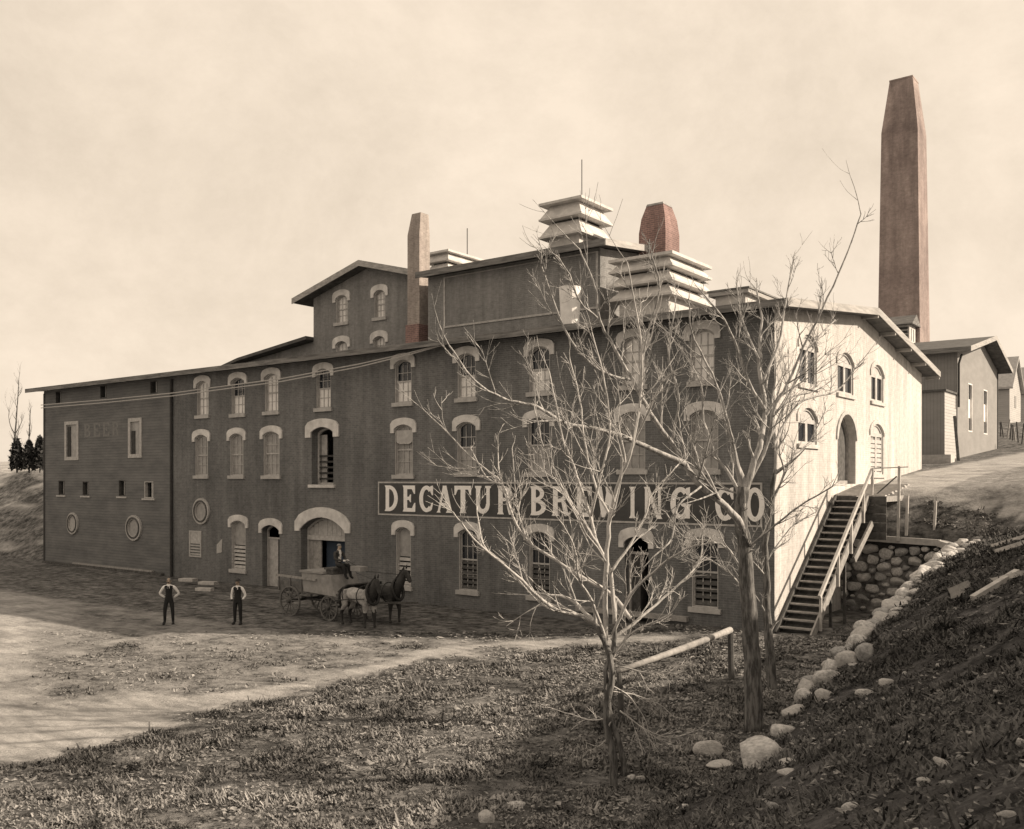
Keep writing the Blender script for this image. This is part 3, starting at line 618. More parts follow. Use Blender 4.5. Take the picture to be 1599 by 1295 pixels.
# tall chimney in front of the rear tower
cx = onY(646, 500, 4.6)[0]; zt_ = onY(646, 333, 4.6)[1]; hw = .42
chm = part('chimney', MB().box(cx - hw, cx + hw, 4.6, 5.4, 11.4, zt_ - 1.1).hexa([(cx - hw, 4.6, zt_ - 1.1), (cx + hw, 4.6, zt_ - 1.1), (cx + hw, 5.4, zt_ - 1.1), (cx - hw, 5.4, zt_ - 1.1)], [(cx - hw + .22, 4.7, zt_), (cx + hw, 4.7, zt_), (cx + hw, 5.3, zt_), (cx - hw + .22, 5.3, zt_)]), 'chimney', bre, 'tall slim weathered brick chimney')
part('chimney_base', MB().box(cx - hw - .05, cx + hw + .05, 4.5, 5.5, 11.5, 13.6), 'red_brick', chm)

# ------------------------------------------------------------------ timber annex at the far end
an = thing('annex_building', 'dark clapboard annex with slit vents and two oval windows at the far left end', 'building', (-50.6, 0, 0))
aw = part('front_wall', MB().box(-50.6, XL - .003, .02, .4, -.6, 11.46), 'annex', an); ac_ = []
fa = FRONT(.02)
part('side_wall', MB().box(-50.6, -50.3, .42, 20, -.6, 10.9), 'annex', an)
for x0, x1, yt, yb, dk in ((87.5, 96, 611, 631, 1), (157, 167, 602, 622, 1), (235, 246, 595, 615, 1), (92, 101, 750.5, 773, 1), (129.5, 139, 752, 774, 1), (186, 196, 750, 775, 1), (226, 240, 752, 778, 0)):
    a0, a1, z0, z1 = fpx(x0, x1, yt, yb, .02); ac_.append(cutter([(a0, z0), (a1, z0), (a1, z1), (a0, z1)], fa))
    w = part('slit_vent', MB(fa).ring([(a0, z0), (a1, z0), (a1, z1), (a0, z1)], [(a0 + .05, z0 + .05), (a1 - .05, z0 + .05), (a1 - .05, z1 - .05), (a0 + .05, z1 - .05)], -.2, .015), 'woodd' if dk else 'frame', an)
    if yt > 700: part('sill', MB(fa).box(a0 - .2, a1 + .2, z0 - .12, z0 - .02, .0, .07), 'frame', w)
    part('shutter', MB(fa).box(a0 + (a1 - a0) * .68, a1 - .05, z0 + .05, z1 - .05, -.1, -.06), 'mid', w)
for x0, x1, yt, yb in ((103.5, 122, 661, 716), (203, 220.5, 656, 712)):
    a0, a1, z0, z1 = fpx(x0, x1, yt, yb, .02); ac_.append(cutter([(a0, z0), (a1, z0), (a1, z1), (a0, z1)], fa))
    R = lambda t: [(a0 - t, z0 - t), (a1 + t, z0 - t), (a1 + t, z1 + t), (a0 - t, z1 + t)]
    w = part('window', MB(fa).ring(R(.12), R(-.1), -.12, .05), 'frame', an)
    part('pane', MB(fa).box(a0 + .1, a1 - .1, z0 + .1, z1 - .1, -.1, -.07), 'mid', w)
    part('shutter', MB(fa).box(a0 + .12, a0 + .5, z0 + .12, z0 + 1.5 if x0 > 150 else z1 - .2, -.06, -.03), 'dframe', w)
oval(an, fa, 115, 817.5, 8.5, 17, .02, 'sill'); oval(an, fa, 210.5, 824.5, 12, 20, .02, 'mid')
boolean(aw, ac_)
ar = part('roof', MB().prism(rp_, -51.6, XL - .003, 'x'), 'roof', an)
part('fascia', MB().box(-51.62, XL - .003, -.74, -.702, 11.36, 11.62), 'fascia', ar)
part('corner_board', MB(fa).box(-50.62, -50.42, 0, 11.3, 0, .03), 'dframe', an)
part('base_plank', MB(fa).box(-50.4, XL - .8, -.05, .14, .02, .25), 'woodd', an); part('base_plank', MB(fa).box(-46.5, -37.5, .15, .24, .03, .22), 'wood', an)
fd = part('faded_lettering', MB(fa).box(*[onY(129, 660, 0)[0] - .1, onY(188, 660, 0)[0] + .1], onY(160, 683, 0)[1] - .05, onY(160, 658, 0)[1] + .05, 0, .004), 'annex', an, 'almost worn away painted word')
for i, ch_ in enumerate('BEER'):
    a = onY(131 + i * 14.6, 670, 0)[0]; b_ = onY(131 + i * 14.6 + 11, 670, 0)[0]; letter(fd, fa, ch_, a, b_, onY(160, 682, 0)[1], onY(160, 660, 0)[1], 'fadedletter', .004, .003)

# ------------------------------------------------------------------ rear tower
TY = 6.0
tw = thing('rear_tower', 'gabled brick upper block with four arched windows rising behind the long roof', 'building', (-26, 6, 11))
x0 = onY(490, 500, TY)[0]; x1 = -21.4; xm = (x0 + x1) / 2; ze = 16.3; zp = 17.5
f2 = MB().prism([(x0, 11), (x1, 11), (x1, ze), (xm, zp), (x0, ze)], TY, TY + .4, 'y'); tf = part('front_wall', f2, 'brick_rear', tw)
part('side_wall', MB().box(x0, x0 + .4, TY + .4, 14, 11, ze), 'brick_rear', tw); part('side_wall', MB().box(x1 - .4, x1, TY + .4, 14, 11, ze), 'brick_rear', tw); part('rear_wall', MB().box(x0 + .4, x1 - .4, 13.6, 14, 11, ze), 'brick_rear', tw)
ft_ = FRONT(TY); tc_ = []
for a, b2, t_, s_ in ((525, 543, 461, 504, ), (585, 602, 453, 496), (525, 543, 533, 576), (584, 602, 525, 568)):
    q = fpx(a, b2, t_, s_, TY); window(tw, ft_, *q, .2, 'pale', cuts=tc_, d=-.16)
boolean(tf, tc_)
k = (zp - ze) / (xm - x0); ov = 1.1
tp = [(x0 - ov, ze - ov * k), (xm, zp), (x1 + .6, ze - .6 * k), (x1 + .6, ze - .6 * k + .22), (xm, zp + .22), (x0 - ov, ze - ov * k + .22)]
tr = part('roof', MB().prism(tp, TY - .7, 14.6, 'y'), 'roof', tw)
part('fascia', MB().prism([(a, z - .06) if i < 3 else (a, z + .05) for i, (a, z) in enumerate(tp)], TY - .74, TY - .702, 'y'), 'pfascia', tr)
part('soffit', MB().prism([(x0 - ov + .1, ze - ov * k - .02), (xm, zp - .05), (x1 + .5, ze - .5 * k - .02), (x1 + .5, ze - .5 * k + .02), (xm, zp + .01), (x0 - ov + .1, ze - ov * k + .02)], TY - .7, TY - .01, 'y'), 'soffit', tr)
louvres(tw, -23.5, 10, 1.3, 4.2, 17.0, 18.85, 2, .3); part('lightning_rod', MB().tube([(-23.7, 12, 18.7), (-23.7, 12, 20.6)], .03, 5), 'iron', tw)
# lower wing running to the left
wg = thing('rear_wing', 'low brick wing with sloping roof between the tower and the annex roof', 'building', (-34, 6, 11.5))
part('wall', MB().prism([(-40.5, 11.6), (x0 - .003, 11.6), (x0 - .003, 13.75), (-37, 13.0), (-40.5, 12.2)], 6.1, 6.5, 'y'), 'brick_rear', wg)
part('roof', MB().prism([(-41.3, 12.1), (-37, 13.02), (x0 - .003, 13.78), (x0 - .003, 13.98), (-37, 13.2), (-41.3, 12.28)], 5.4, 14, 'y'), 'roof', wg)

# ------------------------------------------------------------------ rear hall
HY = 4.0
hl = thing('rear_hall', 'blank brick hall with thin framed panel and overhanging flat eave behind the main roof', 'building', (-14, 4, 11))
h0, h1, hz = -19.6, -9.46, 15.75
part('front_wall', MB().box(h0, h1, HY, HY + .4, 11, hz), 'brick_rear', hl); part('side_wall', MB().prism([(HY + .4, 11), (13, 11), (13, hz), (8.5, hz + .5), (HY + .4, hz)], h1 - .4, h1, 'x'), 'brick_rear', hl)
part('side_wall', MB().box(h0, h0 + .4, HY + .4, 13, 11, hz), 'brick_rear', hl); part('rear_wall', MB().box(h0 + .4, h1 - .4, 12.6, 13, 11, hz), 'brick_rear', hl)
p0, _ = onY(694, 500, HY); _, zb_ = onY(694, 513, HY)
part('panel_frame', MB(FRONT(HY)).ring([(p0, zb_), (h1 - .1, zb_), (h1 - .1, hz - .15), (p0, hz - .15)], [(p0 + .09, zb_ + .09), (h1 - .2, zb_ + .09), (h1 - .2, hz - .2), (p0 + .09, hz - .2)], .0, .05), 'frame', hl)
hr = part('roof', MB().prism([(HY - .6, hz - .05), (8.5, hz + .55), (13.6, hz - .05), (13.6, hz + .15), (8.5, hz + .75), (HY - .6, hz + .15)], h0 - .3, h1 + .6, 'x'), 'roof', hl)
part('fascia', MB().box(h0 - .3, h1 + .6, HY - .64, HY - .602, hz - .12, hz + .18), 'fascia', hr)
for (ya, za), (yb_, zb2) in (((HY - .6, hz + .15), (8.5, hz + .75)), ((8.5, hz + .75), (13.6, hz + .15))):
    part('fascia', MB().hexa([(h1 + .602, ya, za - .26), (h1 + .64, ya, za - .26), (h1 + .64, yb_, zb2 - .26), (h1 + .602, yb_, zb2 - .26)], [(h1 + .602, ya, za + .03), (h1 + .64, ya, za + .03), (h1 + .64, yb_, zb2 + .03), (h1 + .602, yb_, zb2 + .03)]), 'pfascia', hr)
louvres(hl, -11.53, 5.5, 1.7, 2.1, 16.1, 18.65, 2, .36); part('lightning_rod', MB().tube([(-11.7, 6, 18.6), (-11.7, 6, 20.6)], .025, 5), 'iron', hl)

# ------------------------------------------------------------------ smokestack
sp = onD(1412, 480, 72); ss = thing('smokestack', 'very tall square smokestack of weathered brick, narrower at its top, far right', 'smokestack', (sp.x, sp.y, 6))
zt2 = 5.6 + (748 - 130) / F_PX * 72
def sq(mb, cx, cy, a, b, z0, z1, bl=0): return mb.hexa([(cx - a, cy - a, z0), (cx + a, cy - a, z0), (cx + a, cy + a, z0), (cx - a, cy + a, z0)], [(cx - b + bl, cy - b, z1), (cx + b, cy - b, z1), (cx + b, cy + b, z1), (cx - b + bl, cy + b, z1)])
sh = part('shaft', sq(MB(), sp.x, sp.y, 1.66, 1.32, 6, zt2 - 4), 'stack', ss)
part('stack_top', sq(MB(), sp.x, sp.y, 1.32, .84, zt2 - 4, zt2), 'stack', ss); part('rim', sq(MB(), sp.x, sp.y, .86, .86, zt2, zt2 + .12), 'stack', ss)

# ------------------------------------------------------------------ boiler house on the right
BX, BY = -1.2, 34.2
bh = thing('boiler_house', 'two-storey gabled boiler house with two tall slit windows behind the whitewashed gable', 'building', (BX, BY, 6.5))
bf = part('front_wall', MB().box(BX - 9, BX, BY, BY + .3, 5.8, 13.9), 'boiler', bh)
bg_ = part('gable_wall', MB().prism([(BY + .3, 5.8), (BY + 13.7, 5.8), (BY + 13.7, 13.8), (BY + 7.9, 15.3), (BY + .3, 13.9)], BX - .3, BX, 'x'), 'boiler', bh)
gB = GABLE(BX); bc = []
for x_0, x_1, yt, yb in ((1512, 1518.5, 598, 674), (1536, 1542, 608, 678)):
    (a0, _), (a1, _) = onX(x_0, yt, BX), onX(x_1, yt, BX); z1 = onX(x_0, yt, BX)[1]; z0 = onX(x_0, yb, BX)[1]
    bc.append(cutter([(a0, z0), (a1, z0), (a1, z1), (a0, z1)], gB))
    w = part('window', MB(gB).ring([(a0, z0), (a1, z0), (a1, z1), (a0, z1)], [(a0 + .08, z0 + .08), (a1 - .08, z0 + .08), (a1 - .08, z1 - .08), (a0 + .08, z1 - .08)], -.15, .02), 'shade', bh)
    for q0, q1, mm_ in ((0, .3, 'glass'), (.31, .72, 'shade'), (.73, 1, 'dframe')): part('pane', MB(gB).box(a0 + .08, a1 - .08, z1 - .08 - (z1 - z0 - .16) * q1, z1 - .08 - (z1 - z0 - .16) * q0, -.12, -.1), mm_, w)
boolean(bg_, bc)
brf = [(BY - .7, 13.75), (BY + 7.9, 15.45), (BY + 14.6, 13.65), (BY + 14.6, 13.87), (BY + 7.9, 15.67), (BY - .7, 13.97)]
bR = part('roof', MB().prism(brf, BX - 9.6, BX + .9, 'x'), 'roof', bh)
for i, j in ((5, 4), (4, 3)):
    (ya, za), (yb_, zb2) = brf[i], brf[j]
    part('fascia', MB().hexa([(BX + .902, ya, za - .3), (BX + .94, ya, za - .3), (BX + .94, yb_, zb2 - .3), (BX + .902, yb_, zb2 - .3)], [(BX + .902, ya, za + .03), (BX + .94, ya, za + .03), (BX + .94, yb_, zb2 + .03), (BX + .902, yb_, zb2 + .03)]), 'pfascia', bR)
part('soffit', MB().hexa([(BX + .02, BY + 8, 15.38), (BX + .85, BY + 8, 15.38), (BX + .85, BY + 14.4, 13.66), (BX + .02, BY + 14.4, 13.66)], [(BX + .02, BY + 8, 15.42), (BX + .85, BY + 8, 15.42), (BX + .85, BY + 14.4, 13.7), (BX + .02, BY + 14.4, 13.7)]), 'soffit', bR)
part('fascia', MB().box(BX - 9.6, BX + .94, BY - .74, BY - .702, 13.68, 13.98), 'fascia', bR)
part('downpipe', MB().tube([(BX + .3, BY - .2, 13.6), (BX + .1, BY - .1, 13.0), (BX + .1, BY - .1, 10.2)], .07, 6), 'dframe', bh)
part('corner_post', MB().box(BX - .02, BX + .05, BY + 13.6, BY + 13.78, 6, 13.7), 'dframe', bh)
cu = part('cupola', MB().box(BX - 6.2, BX - 4.7, BY + 7.1, BY + 8.8, 15.0, 17.0), 'vent', bh)
part('cupola_roof', MB().prism([(BY + 6.7, 16.95), (BY + 9.2, 16.95), (BY + 7.95, 17.75)], BX - 6.5, BX - 4.4, 'x'), 'fascia', cu)
for i in range(5): part('louvre', MB().box(BX - 6.1, BX - 4.8, BY + 7.0, BY + 7.09, 15.5 + i * .28, 15.66 + i * .28), 'dframe', cu)
for yy in (7.55, 8.2): part('slot', MB().box(BX - 4.7, BX - 4.68, BY + yy, BY + yy + .1, 15.8, 16.7), 'dframe', cu)
# lean-to
(lx, ly) = w2s(1475 / 1 * 0 + .463 * 57.5, 57.5)
lt = thing('lean_to_shed', 'small flat-topped shed with a pale end wall in front of the boiler house', 'shed', (lx, ly, 6.3))
part('wall', MB().box(lx - 3.6, lx, ly, ly + 3.2, 6.4, 11.0), 'boiler', lt); part('end_board', MB().box(lx + .002, lx + .04, ly, ly + 3.2, 6.9, 11.0), 'house', lt)
part('roof', MB().box(lx - 3.8, lx + .15, ly - .15, ly + 3.4, 11.0, 11.12), 'roof', lt)
p = onD(1462, 718, 54); solo('crate', MB().box(p.x - .9, p.x + .8, p.y, p.y + 1.0, 6.1, 7.0), 'woodl', 'pale low crate on the ground before the lean-to shed', 'crate', (p.x, p.y, 6.3))
p = onD(1498, 722, 56); q = onD(1491, 650, 57); solo('prop_board', MB().beam((p.x, p.y, 6.3), q, .15, .1), 'woodd', 'dark board propped against the boiler house corner', 'board', (p.x, p.y, 6.3))
# distant houses
def house(px, pb, d, wl, wd_, hw_, hr_, label):
    p = onD(px, pb, d); z = p.z
    h = thing('distant_house', label, 'house', (p.x, p.y, z), 'small houses up the hill')
    part('wall', MB().box(p.x - wl, p.x, p.y, p.y + wd_, z - 1, z + hw_).prism([(p.y, z + hw_ - .002), (p.y + wd_, z + hw_ - .002), (p.y + wd_ / 2, z + hr_)], p.x - wl, p.x - .001, 'x'), 'house', h)
    e = .35; ym = p.y + wd_ / 2; kk = (hr_ - hw_) / (wd_ / 2)
    part('roof', MB().prism([(p.y - e, z + hw_ - e * kk), (ym, z + hr_), (p.y + wd_ + e, z + hw_ - e * kk), (p.y + wd_ + e, z + hw_ - e * kk + .2), (ym, z + hr_ + .22), (p.y - e, z + hw_ - e * kk + .2)], p.x - wl - .3, p.x + .35, 'x'), 'sill', h)
    part('window', MB().box(p.x + .002, p.x + .05, ym - .4, ym + .4, z + 1, z + 2.2), 'mid', h)
house(1577, 650, 92, 8, 6.5, 3.0, 6.0, 'pale gabled house just right of the boiler house on the hill')
house(1612, 652, 112, 8, 6.5, 3.2, 6.2, 'second small pale house cut off by the right edge')
for i in range(16):
    px = 1559 + i * 4.6; d = 80 - i * .9; p = onD(px, 672 + (i % 5), d); gz = ground(p.x, p.y, False); lean = random.uniform(-.25, .25)
    if 0 < i: pass
    if i == 0: pf = thing('stake_fence', 'crooked fence of weathered stakes below the distant houses', 'fence', (p.x, p.y, gz)); last = None
    part('stake', MB().tube([(p.x, p.y, gz - .2), (p.x + lean, p.y, gz + random.uniform(1.1, 1.7))], .06, 5), 'woodd' if i % 3 else 'wood', pf)
    if last: part('fence_wire', MB().tube([last, (p.x, p.y, gz + .8)], .012, 4), 'iron', pf)
    last = (p.x, p.y, gz + .8)

# ------------------------------------------------------------------ wooden stair, deck, rails
st = thing('wooden_stairs', 'steep open wooden stair with plank treads and one sloping handrail beside the whitewashed gable', 'stairs', (.7, 0, .3))
SB, STOP = (0, .40), (6.15, 4.85); NT = 19
def sy(t): return SB[0] + (STOP[0] - SB[0]) * t, SB[1] + (STOP[1] - SB[1]) * t
for X in (.12, 1.34):
    part('stringer', MB().beam((X, *sy(-.03)), (X, *sy(1.0)), .06, .34), 'wood' if X > 1 else 'woodd', st)
for i in range(NT):
    y, z = sy((i + .5) / NT); part('tread', MB().box(.16, 1.31, y - .13, y + .13, z - .02, z + .03), 'wood', st)
rail0, rail1 = (1.42, sy(.06)[0], sy(.06)[1] + .95), (1.42, 6.35, 5.95)
part('handrail', MB().beam(rail0, rail1, .09, .13), 'woodl', st)
for t in (.08, .38, .62, .86):
    y, z = sy(t); part('rail_post', MB().beam((1.42, y, z - .3), (1.42, y, z + .98 + .0), .08, .08, (0, 1, 0)), 'woodl', st)
part('brace', MB().beam((1.55, 5.9, 3.9), (1.4, 4.2, 2.6), .08, .25), 'wood', st)
for z in (1.4, 2.6): part('leg', MB().beam((1.3, 1.2 + (z - .9) * 1.3, .1), (1.3, 1.2 + (z - .9) * 1.3, z), .09, .09, (0, 1, 0)), 'woodd', st)
part('back_boards', MB().hexa([(.17, sy(0)[0] + .12, sy(0)[1] - .16), (1.30, sy(0)[0] + .12, sy(0)[1] - .16), (1.30, sy(1)[0], sy(1)[1] - .25), (.17, sy(1)[0], sy(1)[1] - .25)], [(.17, sy(0)[0] + .1, sy(0)[1] - .13), (1.30, sy(0)[0] + .1, sy(0)[1] - .13), (1.30, sy(1)[0] - .02, sy(1)[1] - .22), (.17, sy(1)[0] - .02, sy(1)[1] - .22)]), 'woodd', st)
part('wall_board', MB().beam((.045, .1, .15), (.045, 6.0, 4.5), .05, .75), 'woodd', st, 'dark board fixed to the wall under the stair')
dk = thing('plank_deck', 'short sloping plank landing between the stair head and the arched door', 'deck', (1.3, 7, 5))
for i in range(11):
    y = 6.22 + i * .31; z = 4.93 + i * .04; part('plank', MB().box(.03, 1.95 + .05 * (i % 3), y, y + .29, z, z + .05), 'woodl', dk)
part('joist', MB().box(1.7, 1.8, 6.25, 9.6, 4.7, 4.92), 'wood', dk); part('joist', MB().box(.3, .4, 6.25, 7.2, 4.7, 4.92), 'wood', dk)
for i in range(5): part('skirt_board', MB().box(.05, 2.0, 6.20, 6.24, 3.25 + i * .34, 3.55 + i * .34), 'woodd', dk)
for X, y, zb, zt3, m in ((1.42, 6.3, 4.5, 6.0, 'woodl'), (2.25, 6.9, 3.2, 6.1, 'woodl'), (2.5, 7.1, 3.4, 4.95, 'woodl'), (3.4, 7.6, 3.6, 4.75, 'woodl')): part('post', MB().beam((X, y, zb), (X + .05, y, zt3), .09, .09, (0, 1, 0)), m, dk)
part('brace', MB().beam((1.5, 6.7, 5.0), (2.2, 6.9, 5.7), .05, .05), 'woodd', dk); part('top_rail', MB().beam((1.42, 6.3, 6.0), (2.6, 7.0, 6.06), .04, .04), 'woodl', dk)

# ------------------------------------------------------------------ stones
random.seed(11)
def stone_mesh(seed, sub=2, rough=.3):
    bm = bmesh.new(); bmesh.ops.create_icosphere(bm, subdivisions=3, radius=1)
    for v in bm.verts:
        n = noise.noise(v.co * 1.1 + Vector((seed * 7.3, seed, 0))); v.co *= 1 + rough * n + .08 * noise.noise(v.co * 3 + Vector((0, seed * 3, 0)))
        v.co.x = math.copysign(abs(v.co.x) ** .8, v.co.x)
    rs_ = random.Random(seed)
    for q in range(9):
        dr_ = Vector([rs_.gauss(0, 1) for _ in range(3)]).normalized(); lim = rs_.uniform(.62, .85)
        for v in bm.verts:
            k = v.co.dot(dr_)
            if k > lim: v.co -= dr_ * (k - lim) * .92
    me = bpy.data.meshes.new('stone'); bm.to_mesh(me); bm.free()
    for p in me.polygons: p.use_smooth = True
    return me
SM = {}
for mk in ('stone', 'stoned', 'stonel'):
    SM[mk] = []
    for i in range(6):
        me = stone_mesh(i + 1); me.materials.append(M[mk]); SM[mk].append(me)
def stone(name, mk, pos, sc, rz=None, parent=None, tilt=.25):
    o = bpy.data.objects.new(name, random.choice(SM[mk])); COL.objects.link(o); rz = random.uniform(0, 6.28) if rz is None else rz
    o.rotation_euler = (random.uniform(-tilt, tilt), random.uniform(-tilt, tilt), rz + (0 if parent else ROTZ)); o.scale = sc
    if parent: bs = parent['_base'][:]; o.parent = parent; o.location = (pos[0] - bs[0], pos[1] - bs[1], pos[2] - bs[2])
    else: o.location = (*s2w(pos[0], pos[1]), pos[2])
    return o
rw = thing('retaining_wall', 'cobblestone retaining wall with pale concrete coping, bending towards the viewer down the slope', 'wall', (4.7, 7, 0))
part('wall_core', MB().box(-.0, 3.75, 7.18, 7.5, -.2, 3.2).prism([(3.75, 7.5), (3.75, 7.18), (4.45, 6.5), (4.8, 6.5), (4.8, 7.5)], -.2, 3.1, 'z'), 'mortar', rw)
for (xa, ya, za), (xb, yb, zb) in (((0.1, 7.15, 3.4), (3.75, 7.12, 3.28)), ((3.72, 7.12, 3.27), (4.55, 6.45, 3.12)), ((4.55, 6.5, 3.1), (4.58, 5.7, 2.95))):
    part('coping', MB().beam((xa, ya, za - .11), (xb, yb, zb - .11), .34, .24), 'coping', rw)
pk = []; rgs = random.Random(77)
for it in range(9000):
    rmax = .27 - .19 * it / 9000; r = rgs.uniform(rmax * .8, rmax); X = rgs.uniform(.05, 4.5); zz = rgs.uniform(.05, 3.0 - r * .7); e = rgs.uniform(1.0, 1.45)
    if zz - r * .8 < -.1: continue
    if all(((X - x) / (r * e + r2 * e2)) ** 2 + ((zz - z2) / (r * .85 + r2 * .85)) ** 2 > .96 for x, z2, r2, e2 in pk): pk.append((X, zz, r, e))
for X, zz, r, e in pk:
    Y = 7.14 if X < 3.75 else 7.14 - (X - 3.75) * .85
    stone('stone', rgs.choice(['stone', 'stone', 'stoned', 'stone', 'stonel']), (X, Y, zz), (r * e, .17, r * .86), rz=rgs.choice([0, math.pi]) - (0 if X < 3.75 else .7), parent=rw, tilt=.2)
prof = lambda Y: float(np.interp(Y, *ZT))
Y = 6.1
while Y > -10.5:                     # wing wall: rubble along the top of the bank
    h = prof(Y); s = random.uniform(.16, .30)
    for k in range(3):
        if h - k * .35 < .15: break
        stone('stone', random.choice(['stone', 'stonel', 'stone', 'stoned']), (4.62 + random.uniform(-.1, .12), Y + random.uniform(-.1, .1), h + .04 - k * .36), (s * 1.1, s * 1.2, s * .85), parent=rw)
    if random.random() < .75: stone('stone', random.choice(['stone', 'stonel', 'stone']), (4.95 + random.uniform(-.1, .3), Y, h + .14), (s * .9, s * .9, s * .6), parent=rw)
    Y -= s * 1.9
part('wing_core', MB().prism([(6.5, -.2), (-10, -.2), (-10, .45), (-8, .85), (-4, 1.55), (0, 2.3), (6.5, 3.0)][::-1], 4.5, 4.72, 'x'), 'mortar', rw)
BO = [(1105, 1168, 42, 30, 'stonel', 'smooth pale oval boulder on the dark grass, standing alone'), (1190, 1172, 74, 56, 'stone', 'largest mottled boulder at the foot of the slope'), (1290, 1058, 40, 30, 'stone', 'rounded grey boulder high on the rubble line'),
      (1322, 1030, 34, 28, 'stonel', 'bright angular rock above the rounded grey boulder'), (1350, 1018, 28, 28, 'stoned', 'dark rock leaning on the upper end of the rubble line'), (1288, 1086, 26, 22, 'stonel', 'bright rock just under the rounded grey boulder'),
      (1242, 1110, 40, 20, 'stonel', 'long tilted pale rock midway down the rubble line'), (1224, 1140, 40, 20, 'stone', 'tilted rock touching the top of the largest boulder'), (1232, 1190, 32, 15, 'stonel', 'flat pale stone right of the largest boulder'),
      (1228, 1206, 28, 11, 'stonel', 'thin flat stone below the largest boulder, right side'), (1350, 1083, 26, 17, 'stone', 'grey stone lying alone on the right-hand slope'), (1385, 1066, 24, 14, 'stonel', 'tilted pale stone higher on the right-hand slope'),
      (1128, 1194, 48, 14, 'stonel', 'long low pale rock between the oval and the largest boulder'), (760, 1275, 30, 28, 'stonel', 'blocky white rock at the bottom edge, left of the small tree'), (808, 1257, 28, 12, 'stone', 'flat wedge rock beside the blocky white rock'),
      (1067, 1247, 24, 14, 'stonel', 'upper one of two small pale stones stacked near the bottom edge'), (1066, 1262, 22, 14, 'stone', 'lower one of two small pale stones stacked near the bottom edge'), (1000, 1215, 15, 9, 'stonel', 'small white stone by the foot of the small tree'),
      (986, 1214, 14, 9, 'stone', 'small grey stone by the foot of the small tree'), (1002, 1276, 26, 10, 'stonel', 'flat white stone at the bottom edge right of the small tree'), (1345, 1166, 18, 10, 'stonel', 'small bright stone midway up the dark slope'),
      (767, 1076, 11, 8, 'stonel', 'tiny white stone in the rough grass left of the tree'), (883, 1185, 7, 6, 'stonel', 'tiny white stone just left of the small tree'), (1030, 1152, 8, 7, 'stonel', 'tiny white stone under drooping twigs'), (1339, 848, 9, 11, 'stonel', 'small bright white stone at the top of the cobble wall')]
for px, py, w, h, mk, lb in BO:
    p = hit(px, py + h * .35) if py > 900 else onD(px, py, 36.0); d = _d = math.hypot(p.x - CS.x, p.y - CS.y)
    k = d / F_PX * .55
    o = stone('boulder' if w > 20 else 'stone', mk, (p.x, p.y, p.z + h * k * .45 if py > 900 else p.z), (w * k, w * k * .8, h * k), rz=.3 - ROTZ * 0 + .0, tilt=.12); o['label'] = lb; o['category'] = 'boulder' if w > 20 else 'stone'
    o.rotation_euler.z = random.uniform(-.3, .3)
sc_ = 0
for i in range(400):
    if sc_ >= 48: break
    px, py = random.uniform(950, 1599), random.uniform(880, 1290)
    if py < 1290 - (px - 950) * .75 + 60 and px < 1480 and py < 1150: continue
    p = hit(px, py)
    if p.x < 4.9 and random.random() < .7: continue
    s = random.uniform(.02, .07); o = stone('slope_stone', random.choice(['stoned', 'stone', 'stone', 'stonel']), (p.x, p.y, p.z + s * .3), (s * 1.4, s, s * .7), tilt=.3)
    o['label'] = 'small loose stone scattered in the dark grass of the slope'; o['category'] = 'stone'; o['group'] = 'loose stones on the slope'; sc_ += 1
# timbers lying on the right-hand bank
TB = [((1552, 857), (1620, 838), .12, 'upper of two pale timbers at the right edge below the path'), ((1556, 866), (1620, 846), .12, 'lower of two pale timbers at the right edge below the path'),
      ((1485, 930), (1513, 918), .17, 'short squared timber block on the bank'), ((1520, 940), (1590, 898), .13, 'long pale timber lying in the grass of the bank'), ((1552, 912), (1600, 900), .12, 'plank end beside the long pale timber'), ((1490, 936), (1505, 932), .14, 'broken light board under the squared timber block')]
for a, b, w, lb in TB:
    p, q = hit(*a), hit(*b); p.z += w * .6; q.z += w * .6
    if (q - p).length > 6: q = p + (q - p).normalized() * 6
    solo('timber', MB().beam(p, q, w * 1.3, w), 'woodl' if 'pale' in lb else 'wood', lb, 'timber', tuple(p), 'old timbers on the bank')
# loose planks
p = onY(1060, 966, -1.5); 
for (a, b, d, lb, w) in (((283, 907), (305, 905), 48, 'pale plank end on the ground right of the man on the left', .5), ((313, 908), (338, 914), 46, 'pale plank between the two standing men', .45), ((308, 921), (332, 921), 43, 'short plank lying in front of the other two planks', .35), ((1055, 968), (1150, 957), 30, 'long light board lying against the wall behind the trees', .25)):
    P_, Q_ = onD(*a, d), onD(*b, d - .3)
    for v_ in (P_, Q_): v_.z = ground(v_.x, v_.y, False) + .22
    t_ = (5.6 - .25) * F_PX / ((a[1] + b[1]) / 2 - HZ); P_, Q_ = onD(*a, t_), onD(b[0], a[1] if b[1] > a[1] else b[1] + 8, t_ - .2); P_.z = Q_.z = .28
    solo('plank', MB().beam(P_, Q_, w, .14), 'woodl', lb, 'plank', tuple(P_), 'planks lying by the wall')
    for v_ in (P_, Q_): pass
